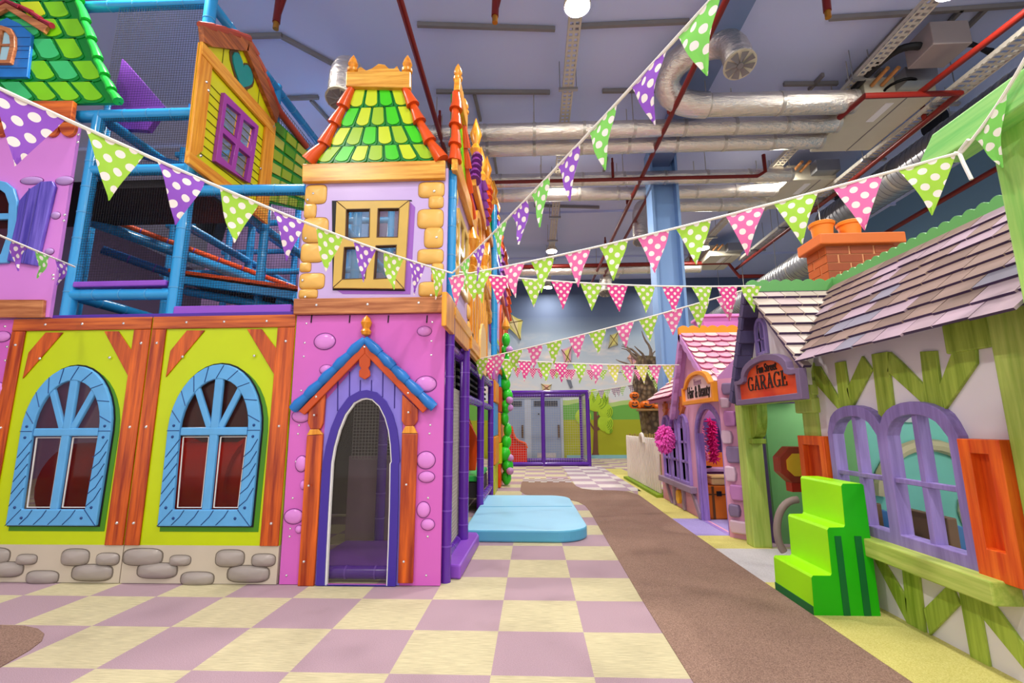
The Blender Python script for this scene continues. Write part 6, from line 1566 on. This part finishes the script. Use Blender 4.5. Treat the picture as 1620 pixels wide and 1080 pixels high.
def bark_mat():
    m, nt, b = base_mat('bark_blocks'); v = coords(nt, (1, 1, .8))
    vo = nt.nodes.new('ShaderNodeTexVoronoi'); nt.links.new(v, vo.inputs['Vector']); vo.inputs['Scale'].default_value = 9
    k = mixc(nt, ramp(nt, vo.outputs['Distance'], .1, .6), rgb((150, 130, 100)), rgb((74, 60, 48)))
    k = mixc(nt, ramp(nt, noise(nt, v, 3, 4), .5, .7), k, rgb((110, 96, 60))); nt.links.new(k, b.inputs['Base Color']); b.inputs['Roughness'].default_value = .85
    bump(nt, b, vo.outputs['Distance'], .06, .8); return m
t = thing('bare_tree', 'bare grey brown display tree with twisted branches behind the white fence', 'tree', (3.3, 13, 0))
tx = at(1034, 660, Y=13).x
mb = MB(); mb.tube([(tx, 13, 0), (tx+.02, 13, .8), (tx-.02, 13, 1.5), (tx-.1, 13, 2.3), (tx, 13, 3.0)], [.42, .34, .36, .42, .36], 16)
o = mb.build('trunk', bark_mat(), t, smooth=True)
MB().tube([(tx-.42, 13, 2.38), (tx, 12.9, 2.45), (tx+.5, 13, 2.4)], [.1, .14, .12], 10).build('shelf_fungus', MATS['bark_blocks'], t, smooth=True)
mb = MB()
for k in range(16):
    a = random.uniform(0, 2*PI); p = Vector((tx+.15*cos(a), 13+.2*sin(a), 2.7+random.uniform(-.1, .3))); pts = [p]; d_ = Vector((cos(a), .5*sin(a), random.uniform(.0, .8))).normalized()
    for j in range(6): d_ = (d_+Vector((random.uniform(-.5, .5), random.uniform(-.5, .5), random.uniform(-.35, .4)))).normalized(); pts.append(pts[-1]+d_*.15)
    mb.tube(pts, [.06, .05, .045, .035, .03, .02, .01], 6)
mb.build('branch', mat('twig_grey', (120, 104, 90), .8, .2), t, smooth=True)
t = thing('wall_shelf', 'flat brown ledge on the bare tree holding orange pumpkins', 'shelf', (tx-.1, 12.55, 1.5))
c0, c1 = at(1003, 647, Y=12.6), at(1046, 647, Y=12.6)
MB().prism([(c0.x, 12.3), (c1.x+.3, 12.3), (c1.x+.4, 12.8), (c0.x+.1, 12.8)], UP(c0.z-.05), 0, .05).build('board', mat('ledge_brown', (150, 116, 70), .7, .1), t, bevel=.01)
M_pump = mat('pumpkin_orange', (236, 118, 26), .4, .1); M_stem = mat('pumpkin_stem', (110, 96, 50), .7)
def pumpkin(px, w, hgt, lab, face):
    c = at(px, 640, Y=12.5); r = w*12.6/FOC/2; hh = hgt*12.6/FOC/2; t = thing('pumpkin', lab, 'pumpkin', (c.x, 12.5, c0.z))
    mb = MB(); vs = []; n = 32; m = 12
    for i in range(m+1):
        a = -PI/2+PI*i/m
        for j in range(n):
            b_ = 2*PI*j/n; k = (1-.10*abs(cos(b_*4)))*r; vs.append((c.x+k*cos(a)*cos(b_), 12.5+k*cos(a)*sin(b_)*.8, c0.z+hh+hh*sin(a)*(.94 if abs(sin(a)) > .9 else 1)))
    mb.add(vs, [(i*n+j, i*n+(j+1) % n, (i+1)*n+(j+1) % n, (i+1)*n+j) for i in range(m) for j in range(n)])
    mb.build('flesh', M_pump, t, smooth=True)
    MB().tube([(c.x, 12.5, c0.z+hh*1.9), (c.x+.02, 12.5, c0.z+hh*2.25)], [.03, .02], 8).build('stem', M_stem, t)
    if face:
        mb = MB(); yy = 12.5-r*.8
        for s in (-1, 1): mb.prism([(c.x+s*r*.28-.035, c0.z+hh*1.15), (c.x+s*r*.28+.035, c0.z+hh*1.15), (c.x+s*r*.28, c0.z+hh*1.4)], FR(yy+.02), -.03, .03)
        sm = [(c.x+r*.5*(q/5-1), c0.z+hh*(.85-.25*(1-(q/5-1)**2))) for q in range(11)]
        mb.prism(sm+[(u, v-.035) for u, v in sm[::-1]], FR(yy+.02), -.03, .03)
        mb.build('carved_face', M_black, t)
pumpkin(1003, 17, 15, 'pumpkin at the open end of the tree ledge, under a stacked one', True)
pumpkin(1023, 24, 13, 'wide carved grinning pumpkin in the middle of the tree ledge', True)
pumpkin(1011, 9, 8, 'tiny plain pumpkin tucked in front of the two carved ones', False)
pumpkin(1038, 9, 7, 'small plain pumpkin at the trunk end of the tree ledge', False)
c0 = at(1003, 632, Y=12.55); 
def _top():
    pumpkin(1004, 15, 12, 'dark faced pumpkin stacked on top of the pumpkin at the ledge end', True)
_top()
# ============================================================ BUNTING
D_pur = dots('dots_purple', (158, 96, 212), size=.058); D_gr = dots('dots_green', (140, 222, 106), size=.058); D_lime = dots('dots_lime', (176, 226, 82), size=.056); D_pk = dots('dots_pink', (244, 124, 184), size=.056); D_hot = dots('dots_hot_pink', (240, 82, 160), size=.045); D_ye = dots('dots_straw', (226, 226, 110)); D_gin = dots('gingham_purple', (70, 30, 120), size=.05, gingham=True); D_gin_g = dots('gingham_green', (110, 200, 60), size=.05, gingham=True)
M_cord = mat('white_tape', (244, 240, 232), .7, .02)
def bunting(A, B, sag, flags, lab, w=.2, h=.25, r=.0075):
    """a cord from A to B; flags = [(picture x of the flag's middle, cloth)]"""
    A, B = Vector(A), Vector(B)
    def pos(s): return A.lerp(B, s)+Vector((0, 0, -4*sag*s*(1-s)))
    t = thing('bunting', lab, 'bunting', tuple(A.lerp(B, .5)), 'bunting strings')
    MB().tube([pos(i/48) for i in range(49)], r, 6).build('cord', M_cord, t, smooth=True)
    xs = [(proj(pos(i/400))[0], i/400) for i in range(401)]
    L = (B-A).length
    for px, m in flags:
        s = min(xs, key=lambda q: abs(q[0]-px))[1]
        p = pos(s); d = (pos(min(1, s+.01))-pos(max(0, s-.01))).normalized()
        hz = Vector((d.x, d.y, 0)); hz.normalize(); yaw = math.atan2(hz.y, hz.x)
        cs = Vector((d.x, d.y, 0)).length; sl = d.z
        n = 7; vs = []; fs = []; tw = random.uniform(-.35, .35); cur = random.uniform(-.02, .02); lean = random.uniform(-.015, .015)
        for i in range(n+1):
            k = i/n
            for j in range(5):
                q = (j/4-.5)*w*(1-k*.985)
                ln = q*cs; vs.append((ln*cos(tw*k)+lean*k*k, ln*sin(tw*k)+cur*sin(PI*k*1.3)+.006*sin(j*1.7+i), -h*k+q*sl))
        for i in range(n):
            for j in range(4): fs.append((i*5+j, i*5+j+1, (i+1)*5+j+1, (i+1)*5+j))
        mb = MB(); mb.add(vs, fs); o = mb.build('pennant', m, None, smooth=True)
        o.location = p-Vector((0, 0, .004)); o.rotation_euler = (0, 0, yaw)
        o.parent = t; o.matrix_parent_inverse = Matrix.Translation(-Vector(t.location))
    return t
def alt(xs, a, b_): return [(x, (a, b_)[i % 2]) for i, x in enumerate(xs)]
KN = (-.66, 3.74, at(706, 432, Y=3.74).z)
bunting(KN, at(-70, 108, D=1.55), .06, alt([693, 658, 623, 577, 522, 456, 380, 289, 185, 46], D_lime, D_pur), 'purple and lime dotted bunting swooping across the climbing frame and tower window')
bunting(KN, at(1150, -28, D=1.62), .03, alt([735, 757, 791, 821, 855, 900, 953, 1025, 1105][::-1], D_gr, D_pur)[::-1], 'purple and green dotted bunting rising steeply towards the ceiling')
bunting((KN[0], KN[1], KN[2]-.03), at(1520, 241, X=1.91), .04, alt([723, 763, 813, 858, 914, 970, 1033, 1097, 1178, 1257, 1358, 1467], D_pk, D_lime), 'long pink and lime dotted bunting from the tower corner up to the green beam')
bunting(at(726, 430, X=-.64), at(1194, 452, X=2.07), .05, alt([748, 790, 842, 889, 935, 977, 1020, 1064, 1110, 1151, 1188], D_lime, D_hot), 'nearly level hot pink and green bunting ending at the garage gable tip')
bunting(at(760, 567, X=-.62), at(1192, 454, X=2.07), .03, alt([762, 788, 815, 846, 877, 912, 945, 988, 1025, 1064, 1105, 1150], D_lime, D_pk), 'pink and lime bunting rising from the bridge panel to the garage gable tip')
bunting(at(764, 566, X=-.6), at(1074, 577, X=1.98), .03, [(774, D_hot), (803, D_lime), (831, D_hot), (862, D_lime), (887, D_hot), (917, D_lime), (943, D_pk), (971, D_ye), (994, D_pk), (1016, D_ye), (1037, D_pk), (1058, D_ye)], 'level pink, lime and straw bunting ending at the pink house barge board')
bunting(at(796, 580, D=12.2), at(1080, 583, D=11.2), .05, [(818, D_hot), (843, D_hot), (856, D_hot), (874, D_hot), (880, D_lime), (897, D_hot), (904, D_hot), (935, D_hot), (953, D_lime), (990, D_lime), (1010, D_hot), (1030, D_lime), (1053, D_hot)], 'farthest small hot pink and lime bunting just under the level one', w=.24, h=.26)
bunting(at(926, 620, D=14.3), at(1062, 595, D=12), .03, [(930, D_gin), (942, D_gin_g), (951, D_gin), (960, D_gin_g), (972, D_gin), (978, D_gin), (984, D_gin_g), (999, D_gin), (1011, D_lime), (1023, D_gin), (1037, D_lime)], 'purple gingham bunting from the cage corner to the bare tree', w=.27, h=.26)
bunting(at(-40, 356, D=3.1), at(118, 422, Y=3.78), .0, [(32, D_pur), (67, D_gr), (98, D_pur)], 'short purple and green bunting tied to the blue corner post', w=.17, h=.2)
bunting(at(1522, 240, X=1.91), at(1650, 40, D=1.75), .03, [(1566, D_gr)], 'short bunting with one green flag rising from the green beam end', w=.18, h=.23)

# ============================================================ LIGHT, CAMERA
w = bpy.data.worlds.new('hall_fill'); scene.world = w; w.use_nodes = True  # even fill added, entering where the hall is left open behind the camera
bg = w.node_tree.nodes['Background']; bg.inputs[0].default_value = (1.0, .97, .94, 1); bg.inputs[1].default_value = WORLD_S
cam = bpy.data.cameras.new('camera'); co = bpy.data.objects.new('camera', cam); col.objects.link(co)
cam.sensor_width = 36; cam.lens = FOC/1620*36; cam.clip_end = 100; cam.clip_start = .05
m = Matrix(((CR.x, CU.x, -CF.x, 0), (CR.y, CU.y, -CF.y, 0), (CR.z, CU.z, -CF.z, EYE), (0, 0, 0, 1)))
co.matrix_world = m
scene.camera = co
vs_ = scene.view_settings; vs_.view_transform = 'Standard'; vs_.look = 'None'; vs_.exposure = EXPO; vs_.gamma = 1; vs_.use_curve_mapping = False
scene.cycles.max_bounces = 8; scene.cycles.transparent_max_bounces = 12; scene.cycles.use_denoising = True
scene.cycles.sample_clamp_indirect = 6
